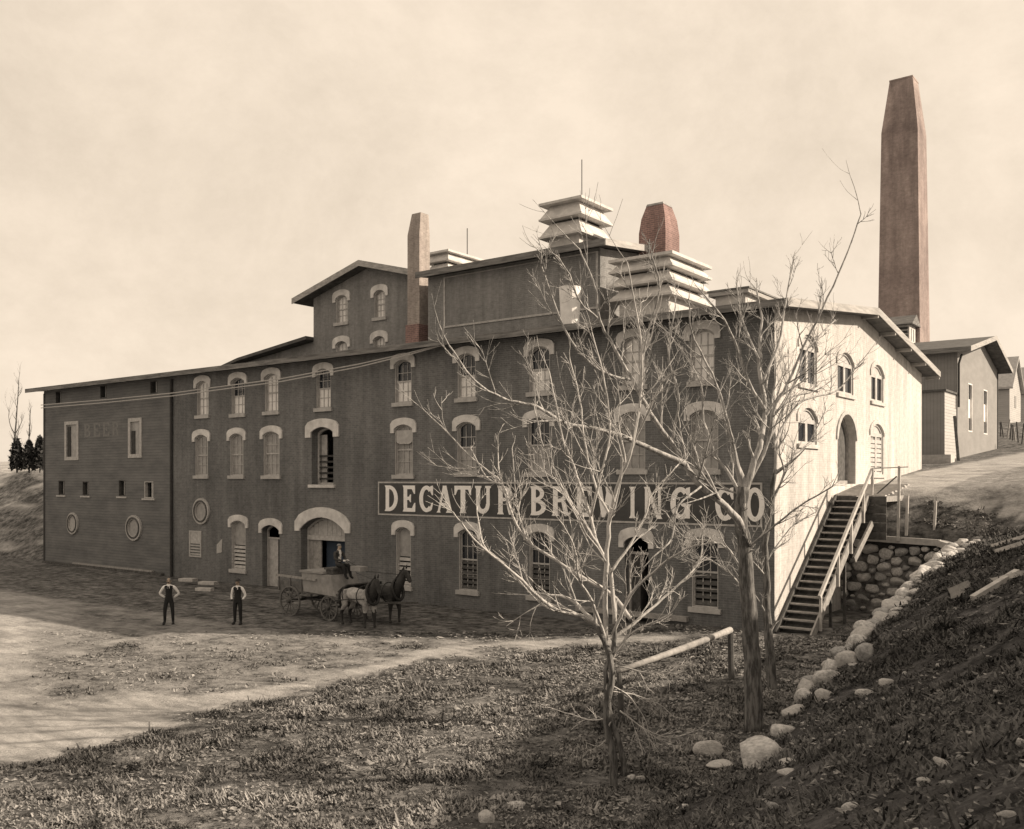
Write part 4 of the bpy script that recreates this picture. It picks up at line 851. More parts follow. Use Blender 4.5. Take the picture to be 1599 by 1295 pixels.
# log rail with two posts
A = hit(972, 1128); B = hit(1143, 1062); ta = onD(967, 1048, A.length and math.hypot(A.x - CS.x, A.y - CS.y)); 
def depth(p): x, y = s2w(p.x, p.y); return y
ta = onD(967, 1048, depth(A)); tb = onD(1141, 984, depth(B))
lr = thing('log_rail', 'pale peeled log rail on two posts, running back from the small tree', 'rail', (A.x, A.y, A.z))
part('rail', MB().tube([ta, ta.lerp(tb, .3) + Vector((.01, 0, -.015)), ta.lerp(tb, .55) + Vector((-.01, 0, -.03)), ta.lerp(tb, .8) + Vector((.01, 0, -.01)), tb], [.07, .078, .085, .082, .09], 10), 'wood', lr, smooth=True)
part('post', MB().tube([A - Vector((0, 0, .2)), ta - Vector((0, 0, .04))], [.07, .06], 7), 'woodd', lr); part('post', MB().tube([B - Vector((0, 0, .2)), tb - Vector((0, 0, .04))], [.09, .08], 7), 'woodd', lr)
# cables
for k, dy in enumerate((0, 4.5)):
    pts = []
    for px, py in ((68, 633), (170, 624), (270, 614), (360, 602), (440, 591.5), (560, 569), (640, 551), (698, 536)):
        X, Z = onY(px, py + dy * (1 - max(0, px - 560) / 200), -.55 if px > 100 else -.4); pts.append((X, -.55, Z))
    solo('cable', MB().tube(pts, .028, 5), 'wire', ('upper' if k == 0 else 'lower') + ' of two slack cables slung along the upper front wall', 'cable', pts[0], 'cables on the front wall')

# ------------------------------------------------------------------ grown bodies
def skinned(name, nodes, edges, parent, m, base=None, sub=2, loc=None):
    me = bpy.data.meshes.new(name); me.from_pydata([n[0] for n in nodes], edges, [])
    o = bpy.data.objects.new(name, me); COL.objects.link(o)
    md = o.modifiers.new('s', 'SKIN'); md.use_smooth_shade = True; md.branch_smoothing = .5
    for i, n in enumerate(nodes):
        r = n[1]; r = (r, r) if not isinstance(r, tuple) else r; me.skin_vertices[0].data[i].radius = r; me.skin_vertices[0].data[i].use_root = (i == 0)
    s2 = o.modifiers.new('u', 'SUBSURF'); s2.levels = s2.render_levels = sub
    dg = bpy.context.evaluated_depsgraph_get(); me2 = bpy.data.meshes.new_from_object(o.evaluated_get(dg)); o.modifiers.clear(); o.data = me2; bpy.data.meshes.remove(me)
    me2.name = name; o.parent = parent
    for p in me2.polygons: p.use_smooth = True
    me2.materials.clear()
    for k in (m if isinstance(m, (list, tuple)) else [m]): me2.materials.append(M[k])
    return o
def lpart(name, mb, m, parent, smooth=False):       # part given in the thing's own coordinates
    o = bpy.data.objects.new(name, mb.mesh(name, m)); COL.objects.link(o); o.parent = parent
    if smooth:
        for p in o.data.polygons: p.use_smooth = True
    return o
def ball(mb, c, r, k=10, rows=6, z0=-1):
    c = Vector(c); vs = []; fs = []
    for i in range(rows + 1):
        t = math.pi * i / rows; zz = math.cos(t)
        for j in range(k): a = 2 * math.pi * j / k; vs.append((c.x + r[0] * math.sin(t) * math.cos(a), c.y + r[1] * math.sin(t) * math.sin(a), c.z + r[2] * max(z0, zz)))
    fs = [(i * k + j, (i + 1) * k + j, (i + 1) * k + (j + 1) % k, i * k + (j + 1) % k) for i in range(rows) for j in range(k)]
    return mb.add(vs, fs)
def person(label, px, py, H, legs=.13, elbow=(.30, .08, 1.13), wrist=(.2, .02, .95), hat='bald', rot=0, group=None, lean=0, el2=None, wr2=None):
    p = hit(px, py); t = thing('person', label, 'person', (p.x, p.y, p.z), group, rot=rot); s = H / 1.78
    n = [((0, 0, .96), (.145, .11)), ((0, 0, 1.12), (.14, .11)), ((0, .0, 1.32), (.17, .12)), ((0, .01, 1.46), (.10, .09)), ((0, 0, 1.54), .055), ((0, -.01, 1.62), (.07, .08)), ((0, -.01, 1.70), (.075, .09)), ((0, 0, 1.77), (.05, .06)), ((0, -.11, 1.635), .018)]
    e = [(0, 1), (1, 2), (2, 3), (3, 4), (4, 5), (5, 6), (6, 7), (5, 8)]
    for sg_ in (-1, 1):
        k = len(n); eb, wr = (elbow, wrist) if sg_ > 0 or not el2 else (el2, wr2); n += [((sg_ * .19, .01, 1.42), .068), ((sg_ * eb[0], eb[1], eb[2]), .05), ((sg_ * wr[0], wr[1], wr[2]), .04)]; e += [(3, k), (k, k + 1), (k + 1, k + 2)]
        k = len(n); n += [((sg_ * .10, 0, .88), .10), ((sg_ * legs * .95, -.01, .5), .072), ((sg_ * legs, .02, .1), .055), ((sg_ * (legs + .03), -.12, .045), .045)]; e += [(0, k), (k, k + 1), (k + 1, k + 2), (k + 2, k + 3)]
    n = [((a[0] * s + lean * a[2], a[1] * s, a[2] * s), (r if not isinstance(r, tuple) else r)) for a, r in n]
    b = skinned('body', n, e, t, ['cloth', 'shirt', 'skin'], sub=2)
    for f in b.data.polygons:
        c = f.center / s; x = abs(c.x - lean * c.z)
        f.material_index = 2 if c.z > 1.53 else (1 if (x > .155 and c.z > .99) or (c.z > 1.47) or (x < .05 and c.z > 1.38 and c.y < 0) else 0)
    hx = lean * 1.7
    hd = Vector((hx, 0, 1.7 * s))
    if hat == 'bald':
        lpart('hair', ball(MB(), (hx, .02, 1.70 * s), (.088, .095, .06), 12, 6, -.2), 'hairg', t, True); lpart('moustache', ball(MB(), (hx, -.095, 1.60 * s), (.045, .025, .018), 8, 4), 'hair', t, True)
    else:
        hh = lpart('hat', ball(MB(), (hx, 0, 1.72 * s), (.1, .11, .1), 14, 8, 0), 'coat', t, True); lpart('hat_brim', frust(MB(), hx, -.01, .15, .145, 1.715 * s, 1.73 * s, 16), 'coat', hh)
        lpart('moustache', ball(MB(), (hx, -.095, 1.60 * s), (.04, .022, .015), 8, 4), 'hair', t, True)
    for sg_ in (-1, 1): lpart('ear', ball(MB(), (hx + sg_ * .082, 0, 1.64 * s), (.012, .022, .03), 6, 4), 'skin', t, True); lpart('eye', ball(MB(), (hx + sg_ * .03, -.088, 1.665 * s), (.012, .008, .009), 6, 4), 'hair', t, True)
    for sg_ in (-1, 1): lpart('shoe', ball(MB(), (sg_ * (legs + .02) + 0, -.07, .035), (.055, .14, .05), 10, 6), 'hair', t, True)
    lpart('necktie', MB().prism([(hx * .85 - .02, 1.28 * s), (hx * .85 + .02, 1.28 * s), (hx * .85 + .03, 1.46 * s), (hx * .85 - .03, 1.46 * s)], -.14, -.125, 'y'), 'cloth', t)
    return t
person('bareheaded man in white shirt sleeves, dark waistcoat and tie, hands behind his back', 264, 975, 1.80, .15, elbow=(.36, .10, 1.16), wrist=(.16, .13, 1.0), hat='bald', rot=.15, lean=.0)
person('man in dark hat, waistcoat and white shirt sleeves, feet apart, hands at his trouser pockets', 371.5, 975, 1.74, .12, elbow=(.30, .06, 1.14), wrist=(.2, -.02, .96), hat='hat', rot=-.12, el2=(.26, .03, 1.13), wr2=(.22, -.05, .93))

# ------------------------------------------------------------------ wagon and team
WX, WY = -18.1, -6.0
wg_ = thing('delivery_wagon', 'horse-drawn delivery wagon with spoked wheels, low rear bed and pale box body in front', 'wagon', (WX, WY, .02))
def wheel(x, y, r):
    w = part('wheel', MB(), 'iron', wg_)
    c = (x, y, r)
    def circ(rr, yy, k=28): return [(c[0] + rr * math.cos(2 * math.pi * i / k), c[2] + rr * math.sin(2 * math.pi * i / k)) for i in range(k)]
    me = MB(lambda a, z, d: (a, y - d, z)).ring(circ(r, 0), circ(r - .06, 0), -.03, .03).mesh('wheel', 'wagon', wg_['_base'][:]); w.data = me
    for i in range(12):
        a = 2 * math.pi * i / 12 + .1; part('spoke', MB().tube([(c[0] + .08 * math.cos(a), y, r + .08 * math.sin(a)), (c[0] + (r - .04) * math.cos(a), y, r + (r - .04) * math.sin(a))], .022, 5), 'wagon', w)
    part('hub', MB().tube([(x, y - .14, r), (x, y + .12, r)], [.07, .1], 10), 'woodd', w)
for y in (WY - .02, WY + 1.62): wheel(WX, y, .62)
for y in (WY + .06, WY + 1.54): wheel(WX + 2.25, y, .5)
part('axle', MB().tube([(WX, WY, .62), (WX, WY + 1.6, .62)], .05, 6), 'iron', wg_); part('axle', MB().tube([(WX + 2.25, WY, .5), (WX + 2.25, WY + 1.55, .5)], .05, 6), 'iron', wg_)
part('reach_pole', MB().beam((WX - .2, WY + .8, .66), (WX + 2.6, WY + .8, .62), .1, .1), 'woodd', wg_)
part('bed', MB().box(WX - .9, WX + 2.7, WY + .1, WY + 1.5, .98, 1.08), 'wagon', wg_)
part('side_panel', MB().box(WX - .9, WX + 1.0, WY + .08, WY + .13, 1.0, 1.42), 'wagon', wg_); part('side_panel', MB().box(WX - .9, WX + 1.0, WY + 1.47, WY + 1.52, 1.0, 1.42), 'wagon', wg_)
part('top_rail', MB().beam((WX - .95, WY + .05, 1.62), (WX + 1.5, WY + .05, 1.56), .05, .09), 'wood', wg_)
for q in (-.8, -.1, .6): part('stake', MB().box(WX + q, WX + q + .05, WY + .03, WY + .08, 1.0, 1.62), 'wagon', wg_)
part('box_body', MB().hexa([(WX + .75, WY + .05, 1.06), (WX + 2.65, WY + .05, .98), (WX + 2.65, WY + 1.5, .98), (WX + .75, WY + 1.5, 1.06)], [(WX + .55, WY + .1, 1.82), (WX + 2.3, WY + .1, 1.78), (WX + 2.3, WY + 1.45, 1.78), (WX + .55, WY + 1.45, 1.82)]), 'crate', wg_)
part('box_lid', MB().box(WX + .5, WX + 1.9, WY + .04, WY + 1.5, 1.82, 1.9), 'crate', wg_)
part('foot_board', MB().beam((WX + 2.6, WY + .8, 1.15), (WX + 3.1, WY + .8, 1.45), 1.2, .05), 'woodd', wg_)
part('seat', MB().box(WX + 1.75, WX + 2.25, WY + .25, WY + 1.3, 1.98, 2.06), 'woodd', wg_)
part('seat_riser', MB().box(WX + 1.8, WX + 2.2, WY + .3, WY + 1.25, 1.78, 1.98), 'woodd', wg_)
part('drawbar', MB().beam((WX + 2.3, WY + .8, .65), (WX + 6.3, WY + .8, .95), .08, .08), 'woodd', wg_)
part('spring', MB().tube([(WX + 1.7, WY + .1, .8), (WX + 2.25, WY + .1, .62), (WX + 2.8, WY + .1, .8)], .03, 5), 'iron', wg_)
part('spring', MB().tube([(WX - .5, WY + .1, .95), (WX, WY + .1, .74), (WX + .5, WY + .1, .95)], .03, 5), 'iron', wg_)
solo('parcel', MB().box(WX + 3.0, WX + 3.55, WY + .5, WY + .9, 1.98, 2.16), 'crate', 'pale bundle on the dash in front of the driver', 'bundle', (WX + 3.0, WY + .5, 1.98))
# driver, seated, in the wagon's frame
dr_ = thing('person', 'seated driver in dark coat and pale shirt front holding the reins on the wagon', 'person', (WX + 2.0, WY + .75, 2.06))
dn = [((0, 0, .1), (.15, .13)), ((.0, 0, .28), (.15, .12)), ((.04, 0, .48), (.18, .13)), ((.06, 0, .62), (.1, .09)), ((.08, 0, .7), .055), ((.1, 0, .78), (.08, .07)), ((.1, 0, .87), (.085, .075)), ((.09, 0, .93), .05), ((.2, 0, .79), .018)]
de = [(0, 1), (1, 2), (2, 3), (3, 4), (4, 5), (5, 6), (6, 7), (5, 8)]
for s_ in (-1, 1):
    k = len(dn); dn += [((.05, s_ * .2, .58), .07), ((.14, s_ * .27, .32), .055), ((.42, s_ * .10, .28), .042)]; de += [(3, k), (k, k + 1), (k + 1, k + 2)]
    k = len(dn); dn += [((.1, s_ * .1, .08), .1), ((.50, s_ * .14, .08), .075), ((.62, s_ * .13, -.36), .055), ((.76, s_ * .13, -.42), .045)]; de += [(0, k), (k, k + 1), (k + 1, k + 2), (k + 2, k + 3)]
db = skinned('body', dn, de, dr_, ['coat', 'shirt', 'skin', 'cloth'])
for f in db.data.polygons:
    c = f.center; f.material_index = 2 if c.z > .69 else (1 if (abs(c.y) < .06 and c.x > .12 and c.z > .22) else (3 if c.z < .14 else 0))
lpart('hair', ball(MB(), (.08, 0, .87), (.1, .09, .07), 12, 6, -.3), 'hairg', dr_, True)
for s_ in (-1, 1):
    h_ = lpart('hand', ball(MB(), (.46, s_ * .09, .28), (.05, .035, .04), 8, 5), 'shirt', dr_, True)
    for q in range(4): lpart('finger', MB().tube([(.49, s_ * .09 + (q - 1.5) * .018, .30), (.53, s_ * .09 + (q - 1.5) * .018, .29), (.53 - .002 * q, s_ * .09 + (q - 1.5) * .018, .255), (.50, s_ * .09 + (q - 1.5) * .018, .25)], .009, 5), 'shirt', h_, True)
    lpart('finger', MB().tube([(.45, s_ * .05, .3), (.49, s_ * .045, .305), (.52, s_ * .055, .30)], .01, 5), 'shirt', h_, True)
solo('reins', MB().tube([(WX + 2.5, WY + .75, 2.33), (WX + 3.4, WY + .5, 1.9), (WX + 5.2, WY - .1, 1.75)], .012, 4).tube([(WX + 2.5, WY + .8, 2.34), (WX + 3.4, WY + .95, 1.95), (WX + 5.3, WY + 1.2, 1.9)], .012, 4), 'leather', 'thin leather reins from the driver to the two horses', 'reins', (WX + 2.5, WY + .75, 2.3))
def horse(label, X, Y, coat, headup, mane, rz=0):
    t = thing('horse', label, 'horse', (X, Y, ground(X, Y, False)), 'wagon team', rot=ROTZ + rz)
    hp = (1.12, .0, 2.08) if headup else (1.08, -.1, 1.86)
    hm_ = (1.3, -.03, 1.88) if headup else (1.24, -.16, 1.62); hn = (1.46, -.05, 1.66) if headup else (1.36, -.2, 1.38)
    n = [((-.35, 0, 1.18), (.34, .30)), ((-.8, 0, 1.28), (.31, .30)), ((-1.02, 0, 1.22), (.2, .2)), ((.1, 0, 1.15), (.34, .33)), ((.5, 0, 1.22), (.28, .33)), ((.75, 0, 1.45), (.17, .25)), ((.95, -.04, 1.75), (.115, .19)), (hp, (.10, .13)), (hm_, (.09, .11)), (hn, (.065, .075))]
    e = [(0, 1), (1, 2), (0, 3), (3, 4), (4, 5), (5, 6), (6, 7), (7, 8), (8, 9)]
    for s_ in (-1, 1):
        k = len(n); n += [((-.85, s_ * .2, 1.0), (.15, .19)), ((-.74, s_ * .2, .82), .12), ((-1.0, s_ * .19, .52), .065), ((-.95, s_ * .19, .16), .048), ((-.9, s_ * .19, .04), .07)]; e += [(1, k), (k, k + 1), (k + 1, k + 2), (k + 2, k + 3), (k + 3, k + 4)]
        dx = .06 * s_
        k = len(n); n += [((.5, s_ * .19, .92), (.12, .15)), ((.52 + dx, s_ * .18, .52), .065), ((.5 + dx, s_ * .18, .16), .045), ((.54 + dx, s_ * .18, .04), .065)]; e += [(4, k), (k, k + 1), (k + 1, k + 2), (k + 2, k + 3)]
    b = skinned('body', n, e, t, [coat, 'horsed'])
    for f in b.data.polygons: f.material_index = 1 if f.center.z < .62 and coat != 'horsed' or (coat != 'horsed' and f.center.x > .62) else 0
    H_ = Vector(hp)
    for s_ in (-1, 1): lpart('ear', MB().tube([H_ + Vector((-.03, s_ * .06, .08)), H_ + Vector((-.02, s_ * .075, .17)), H_ + Vector((-.01, s_ * .07, .24))], [.035, .03, .006], 6), 'horsed', t, True)
    lpart('mane', MB().hexa([(.62, -.05, 1.62), (.66, .03, 1.62), (hp[0] - .03, hp[1] + .03, hp[2] + .02), (hp[0] - .05, hp[1] - .04, hp[2] + .02)], [(.52, -.04, 1.72), (.56, .03, 1.72), (hp[0] - .14, hp[1] + .02, hp[2] + .1), (hp[0] - .14, hp[1] - .03, hp[2] + .1)]), mane, t)
    lpart('tail', MB().tube([(-1.12, 0, 1.42), (-1.28, 0, 1.3), (-1.33, 0, .95), (-1.28, 0, .55)], [.05, .075, .09, .03], 8), mane, t, True)
    cp = [(.62 + .16 * math.cos(a) , .27 * math.sin(a), 1.32 + .38 * math.cos(a) * 1.0) for a in [2 * math.pi * i / 20 for i in range(21)]]
    lpart('collar', MB().tube([(.78 - .28 * (z_ - 1.0), y_, z_) for _, y_, z_ in cp], .06, 6), 'leather', t, True)
    for xx, rr in ((.15, .37), (-.78, .34)): lpart('harness_strap', MB().tube([(xx, (rr + .0) * .95 * math.sin(a), 1.2 + rr * 1.03 * math.cos(a)) for a in [2 * math.pi * i / 20 for i in range(21)]], .022, 5), 'leather', t, True)
    for s_ in (-1, 1): lpart('trace', MB().tube([(.6, s_ * .33, 1.15), (-.2, s_ * .37, 1.08), (-1.2, s_ * .3, .95), (-1.5, s_ * .2, .8)], .02, 5), 'leather', t)
    Hm = Vector(hm_)
    br_ = lpart('bridle', MB().tube([Hm + Vector((.0, .1 * math.sin(a), .10 * math.cos(a))) for a in [2 * math.pi * i / 12 for i in range(13)]], .015, 5), 'leather', t)
    for s_ in (-1, 1): lpart('blinker', MB().box(H_.x + .05, H_.x + .14, H_.y + s_ * .1, H_.y + s_ * .115, H_.z - .12, H_.z - .02), 'leather', t)
horse('pale grey draught horse on the near side with dark harness and lowered head', -13.6, -6.35, 'horsew', False, 'hair', -.12)
horse('dark draught horse on the far side holding its head high', -13.75, -4.9, 'horsed', True, 'hair', -.06)

# ------------------------------------------------------------------ bare trees
class Tree:
    def __init__(s, name, label, base, group=None, seed=1, m='bark'):
        s.t = thing(name, label, 'tree', tuple(base), group); s.rng = random.Random(seed); s.m = m; s.tw = MB(); s.count = 0
    def limb(s, pts, r0, r1, name='branch', k=7, kids=(9, 5), klen=.42, up=.25, start=.15, m=None, flop=0, spread=(20, 50)):
        """one traced limb: smooth it, build it as its own part, let twigs grow from it"""
        P = [Vector(p) for p in pts]; Q = []
        for i in range(len(P) - 1):
            a, b_, c, d = P[max(i - 1, 0)], P[i], P[i + 1], P[min(i + 2, len(P) - 1)]
            for j in range(4):
                u = j / 4; Q.append(.5 * ((2 * b_) + (c - a) * u + (2 * a - 5 * b_ + 4 * c - d) * u * u + (3 * b_ - a - 3 * c + d) * u ** 3))
        Q.append(P[-1]); n = len(Q)
        for i in range(1, n - 1):
            Q[i] += Vector([s.rng.gauss(0, 1) for _ in range(3)]) * min(r0 * .22, .008)
        R = [r0 + (r1 - r0) * (i / (n - 1)) ** .8 for i in range(n)]
        part(name, MB().tube(Q, R, k), m or s.m, s.t, smooth=True)
        L_ = sum((Q[i + 1] - Q[i]).length for i in range(n - 1))
        for q in range(kids[0]):
            u = start + (1 - start) * (q + s.rng.random()) / kids[0]; i = min(n - 2, int(u * (n - 1)))
            s.twig(Q[i], (Q[i + 1] - Q[i]).normalized(), L_ * klen * (1.15 - .7 * u) * s.rng.uniform(.5, 1.15), R[i] * .6, kids[1], up, 2, flop, spread)
        s.twig(Q[-1], (Q[-1] - Q[-2]).normalized(), L_ * .18, r1 * .9, 3, up, 1, flop, spread)
        return Q
    def twig(s, p, d, ln, r, kids, up, lev, flop=0, spread=(20, 50)):
        if ln < .12: return
        rg = s.rng; ax = d.cross(Vector([rg.gauss(0, 1) for _ in range(3)])).normalized()
        d = (Quaternion(ax, math.radians(rg.uniform(*spread))) @ d).normalized(); n = 6 if lev > 1 else 4
        pts = [p.copy()]; q = p.copy(); dd = d
        for i in range(n):
            dd = (dd + Vector([rg.gauss(0, .11) for _ in range(3)]) + Vector((0, 0, up * .35 - flop * i * .12))).normalized(); q = q + dd * ln / n; pts.append(q.copy())
        r = max(r, .005 if lev == 0 else .0075); rr = [r * (1 - .8 * i / n) for i in range(n + 1)]; rr = [max(x, .0036) for x in rr]
        s.tw.tube(pts, rr, 4 if lev else 3, cap=False); s.count += 1
        if lev > 0:
            for k in range(kids if lev > 1 else max(2, kids - 2)):
                i = rg.randint(1, n - 1); s.twig(pts[i], (pts[i + 1] - pts[i]).normalized(), ln * rg.uniform(.35, .7), rr[i] * .7, kids - 1, up, lev - 1, flop, spread)
    def done(s, label=None): part('twigs', s.tw, s.m, s.t, label, stuff=True, smooth=True)
def px3(L_, d0, d1=None, wob=0, seed=0):
    d1 = d1 if d1 is not None else d0; rg = random.Random(seed); n = len(L_)
    return [onD(x, y, d0 + (d1 - d0) * i / max(1, n - 1) + wob * rg.uniform(-1, 1) * (0 < i)) for i, (x, y) in enumerate(L_)]
# small many-stemmed tree in front
B1 = hit(960, 1232); D1 = depth(B1)
T1 = Tree('bare_tree', 'small bare many-stemmed tree in the foreground with twisted twin stems and pale spreading branches', (B1.x, B1.y, B1.z - .1), seed=3)
T1.limb(px3([(957, 1240), (957, 1180), (948, 1125), (951, 1085), (957, 1050), (948, 1010), (930, 975)], D1), .085, .05, 'trunk', kids=(2, 3), klen=.1, m='barkm')
T1.limb(px3([(975, 1212), (970, 1170), (955, 1125), (950, 1090), (947, 1050), (958, 1015), (960, 975)], D1, D1 + .1), .06, .04, 'trunk', kids=(2, 3), klen=.1, m='barkm')
LM1 = [([(930, 975), (905, 962), (860, 948), (800, 893), (740, 842), (708, 800)], -1.6, .045), ([(985, 966), (953, 927), (910, 902), (882, 884), (822, 842), (797, 796), (786, 757), (740, 717), (675, 653)], 1.2, .04),
       ([(932, 974), (889, 935), (829, 923), (786, 879), (755, 850), (745, 790)], 2.2, .035), ([(960, 975), (953, 895), (933, 849), (923, 806), (896, 728), (882, 693), (871, 646), (858, 580)], .6, .038),
       ([(945, 1000), (948, 880), (953, 806), (967, 753), (988, 696), (1003, 600), (998, 514), (980, 410)], -1.2, .045), ([(967, 753), (988, 696), (1013, 643), (1035, 597), (1065, 574)], -1.8, .025),
       ([(958, 990), (985, 930), (1020, 895), (1050, 870), (1090, 850)], -1.4, .03), ([(955, 1000), (1000, 965), (1035, 935), (1070, 905), (1095, 870), (1098, 820)], 1.5, .03),
       ([(950, 1040), (975, 1000), (1005, 978), (1045, 960), (1062, 930)], -.8, .022), ([(946, 1000), (925, 940), (905, 905), (898, 860), (880, 820)], -2.2, .03),
       ([(953, 895), (985, 850), (1010, 800), (1020, 770), (1060, 725)], .9, .024), ([(933, 849), (900, 800), (868, 740), (850, 700), (835, 640)], -1.1, .026), ([(797, 796), (780, 740), (778, 680)], .5, .014), ([(822, 842), (808, 790), (800, 700)], .6, .014),
       ([(953, 806), (930, 760), (915, 700), (905, 620), (890, 560)], 1.0, .024), ([(923, 806), (940, 740), (952, 680), (945, 600), (925, 520)], -.5, .022), ([(786, 757), (760, 745), (735, 700)], 1.0, .014)]
for i, (pts, dz, r) in enumerate(LM1): T1.limb(px3(pts, D1 + .1, D1 + dz * .8, .12, i), r * 1.15, .011, kids=(9, 4), klen=.32, up=.24)
for i, pts in enumerate(([(955, 1070), (985, 1090), (1010, 1130), (1015, 1175)], [(955, 1080), (990, 1085), (1030, 1100), (1052, 1120)], [(955, 1120), (925, 1125), (890, 1115), (865, 1108)], [(965, 1040), (1010, 1050), (1050, 1048), (1075, 1035)], [(968, 1110), (1010, 1140), (1050, 1152), (1090, 1140)], [(952, 1150), (935, 1165), (915, 1160)])):
    T1.limb(px3(pts, D1, D1 + random.uniform(-.9, .9), .05, i), .016, .005, kids=(7, 4), klen=.35, up=-.1, k=5)
T1.done()
# the large tree whose limbs cross the corner
B2 = hit(1176, 1140); D2 = depth(B2)
T2 = Tree('bare_tree', 'larger bare tree with thick straight trunk in front of the building corner', (B2.x, B2.y, B2.z - .1), seed=8, m='barkl')
T2.limb(px3([(1177, 1146), (1176, 1060), (1172, 985), (1166, 900), (1162, 850), (1157, 800), (1162, 760)], D2), .215, .13, 'trunk', k=12, kids=(3, 3), klen=.08, m='barkm')
LM2 = [([(1160, 830), (1152, 810), (1127, 785), (1095, 760), (1070, 725), (1049, 693), (1017, 646), (988, 593), (954, 533), (937, 500), (929, 445), (906, 390)], -2.5, .085), ([(1070, 725), (1006, 696), (953, 675), (893, 664), (857, 646), (829, 632), (786, 622), (740, 593), (702, 540)], -4, .055),
       ([(1162, 775), (1185, 700), (1195, 640), (1185, 560), (1190, 500), (1180, 450)], .5, .085), ([(1162, 770), (1200, 690), (1208, 640), (1230, 600), (1263, 526), (1286, 480), (1318, 410), (1345, 335)], -.8, .045),
       ([(1160, 800), (1159, 781), (1138, 739), (1120, 714), (1099, 657), (1095, 600), (1060, 540), (1020, 500)], .9, .05), ([(1158, 790), (1150, 714), (1141, 675), (1123, 611), (1100, 560), (1081, 520), (1075, 470)], -1.2, .045),
       ([(1163, 860), (1200, 830), (1250, 790), (1300, 760)], -1.5, .03), ([(1208, 700), (1225, 662), (1255, 626), (1308, 609), (1340, 570)], 1.5, .032), ([(1200, 690), (1240, 600), (1262, 545), (1305, 500)], 2.0, .03),
       ([(1195, 640), (1172, 600), (1147, 533), (1125, 490), (1092, 452)], -1.0, .04), ([(1190, 600), (1215, 540), (1228, 470), (1240, 400)], .7, .03), ([(1165, 905), (1140, 860), (1110, 845), (1070, 840), (1040, 800)], 1.0, .03),
       ([(1095, 760), (1060, 790), (1050, 840), (1020, 870)], -2.2, .022), ([(1017, 646), (1000, 600), (1010, 530), (1030, 450), (1018, 400)], -2.6, .03), ([(988, 593), (940, 580), (890, 530), (850, 430), (845, 395)], -3.0, .032),
       ([(937, 500), (905, 470), (890, 430), (870, 400)], -2.8, .02), ([(1170, 940), (1145, 900), (1100, 870), (1075, 880)], 1.5, .025), ([(1127, 785), (1105, 740), (1080, 690), (1072, 640)], -.5, .03), ([(1185, 560), (1160, 500), (1150, 440)], 1.2, .025), ([(1049, 693), (1060, 620), (1045, 560), (1055, 480)], -1.6, .028)]
for i, (pts, dz, r) in enumerate(LM2):
    k0 = 0 if i not in (1, 11, 12, 13, 14, 15, 17, 19) else .4
    T2.limb(px3(pts, D2 + dz * k0, D2 + dz, .15, i + 50), r * 1.1, .014, kids=(9, 5), klen=.26 if i < 6 else .33, up=.25, k=8)
T2.done()
B3 = hit(1206, 1077); D3 = depth(B3)
T3 = Tree('bare_tree', 'slender bare tree standing close behind the thick-trunked one', (B3.x, B3.y, B3.z - .1), seed=21, m='barkl')
T3.limb(px3([(1207, 1082), (1203, 1020), (1198, 960), (1197, 900), (1195, 850), (1205, 790), (1210, 740)], D3), .14, .06, 'trunk', k=9, kids=(4, 3), klen=.1, m='barkm')
for i, (pts, dz, r) in enumerate([([(1210, 740), (1213, 690), (1205, 640), (1212, 580), (1205, 520)], .5, .05), ([(1205, 790), (1235, 720), (1265, 690), (1290, 640)], 1, .035), ([(1196, 880), (1215, 850), (1240, 820), (1275, 800)], .8, .025), ([(1196, 900), (1170, 870), (1150, 850)], -1, .03), ([(1205, 780), (1225, 740), (1218, 700), (1235, 620)], -1, .035), ([(1198, 960), (1180, 930), (1165, 915), (1160, 880)], -1, .022)]):
    T3.limb(px3(pts, D3, D3 + dz, .15, i + 90), r, .012, kids=(8, 4), klen=.34, up=.25)
T3.done()
# far left: bare saplings and clipped evergreens on the bank
for i, (bx, by, tx, ty) in enumerate(((18, 727, 30, 590), (40, 727, 48, 640))):
    p = onD(bx, by, 79); q = onD(tx, ty, 79); T = Tree('far_tree', ['thin bare tree at the far left edge above the bank', 'shorter thin bare tree among the dark evergreens'][i], (p.x, p.y, p.z - .3), seed=31 + i, m='barkd')
    m_ = p.lerp(q, .5) + Vector((.2, 0, 0)); T.limb([p - Vector((0, 0, .3)), m_, q], .11, .02, 'trunk', kids=(9, 4), klen=.32, up=.7); T.done()
for i, (px, w, top) in enumerate(((27, 17, 683), (46, 16, 686), (63, 16, 679))):
    p = onD(px, 729, 77); hgt = (729 - top) / F_PX * 77; rr = w / 2 / F_PX * 77 * 1.05
    t = thing('evergreen_shrub', ['leftmost of the three clipped dark evergreens on the bank', 'middle one of the three clipped dark evergreens on the bank', 'dark evergreen standing against the annex wall edge'][i], 'shrub', (p.x, p.y, p.z - .2), 'dark evergreens on the bank')
    part('trunk', MB().tube([(p.x, p.y, p.z - .5), (p.x, p.y, p.z + hgt * .8)], [.08, .04], 6), 'barkd', t); mb = MB(); rg = random.Random(i)
    for q in range(1500):
        u = rg.random() ** .8; a = rg.uniform(0, 6.283); r = rr * math.sin(min(1, (1 - u) * 1.35) * math.pi / 2) * (.75 + .3 * rg.random()); c = Vector((p.x + r * math.cos(a), p.y + r * math.sin(a), p.z - .2 + u * hgt))
        v = [c + Vector([rg.gauss(0, .11) for _ in range(3)]) for _ in range(3)]; mb.add([tuple(x) for x in v], [(0, 1, 2)])
    part('crown', mb, 'evergreen', t, stuff=True)
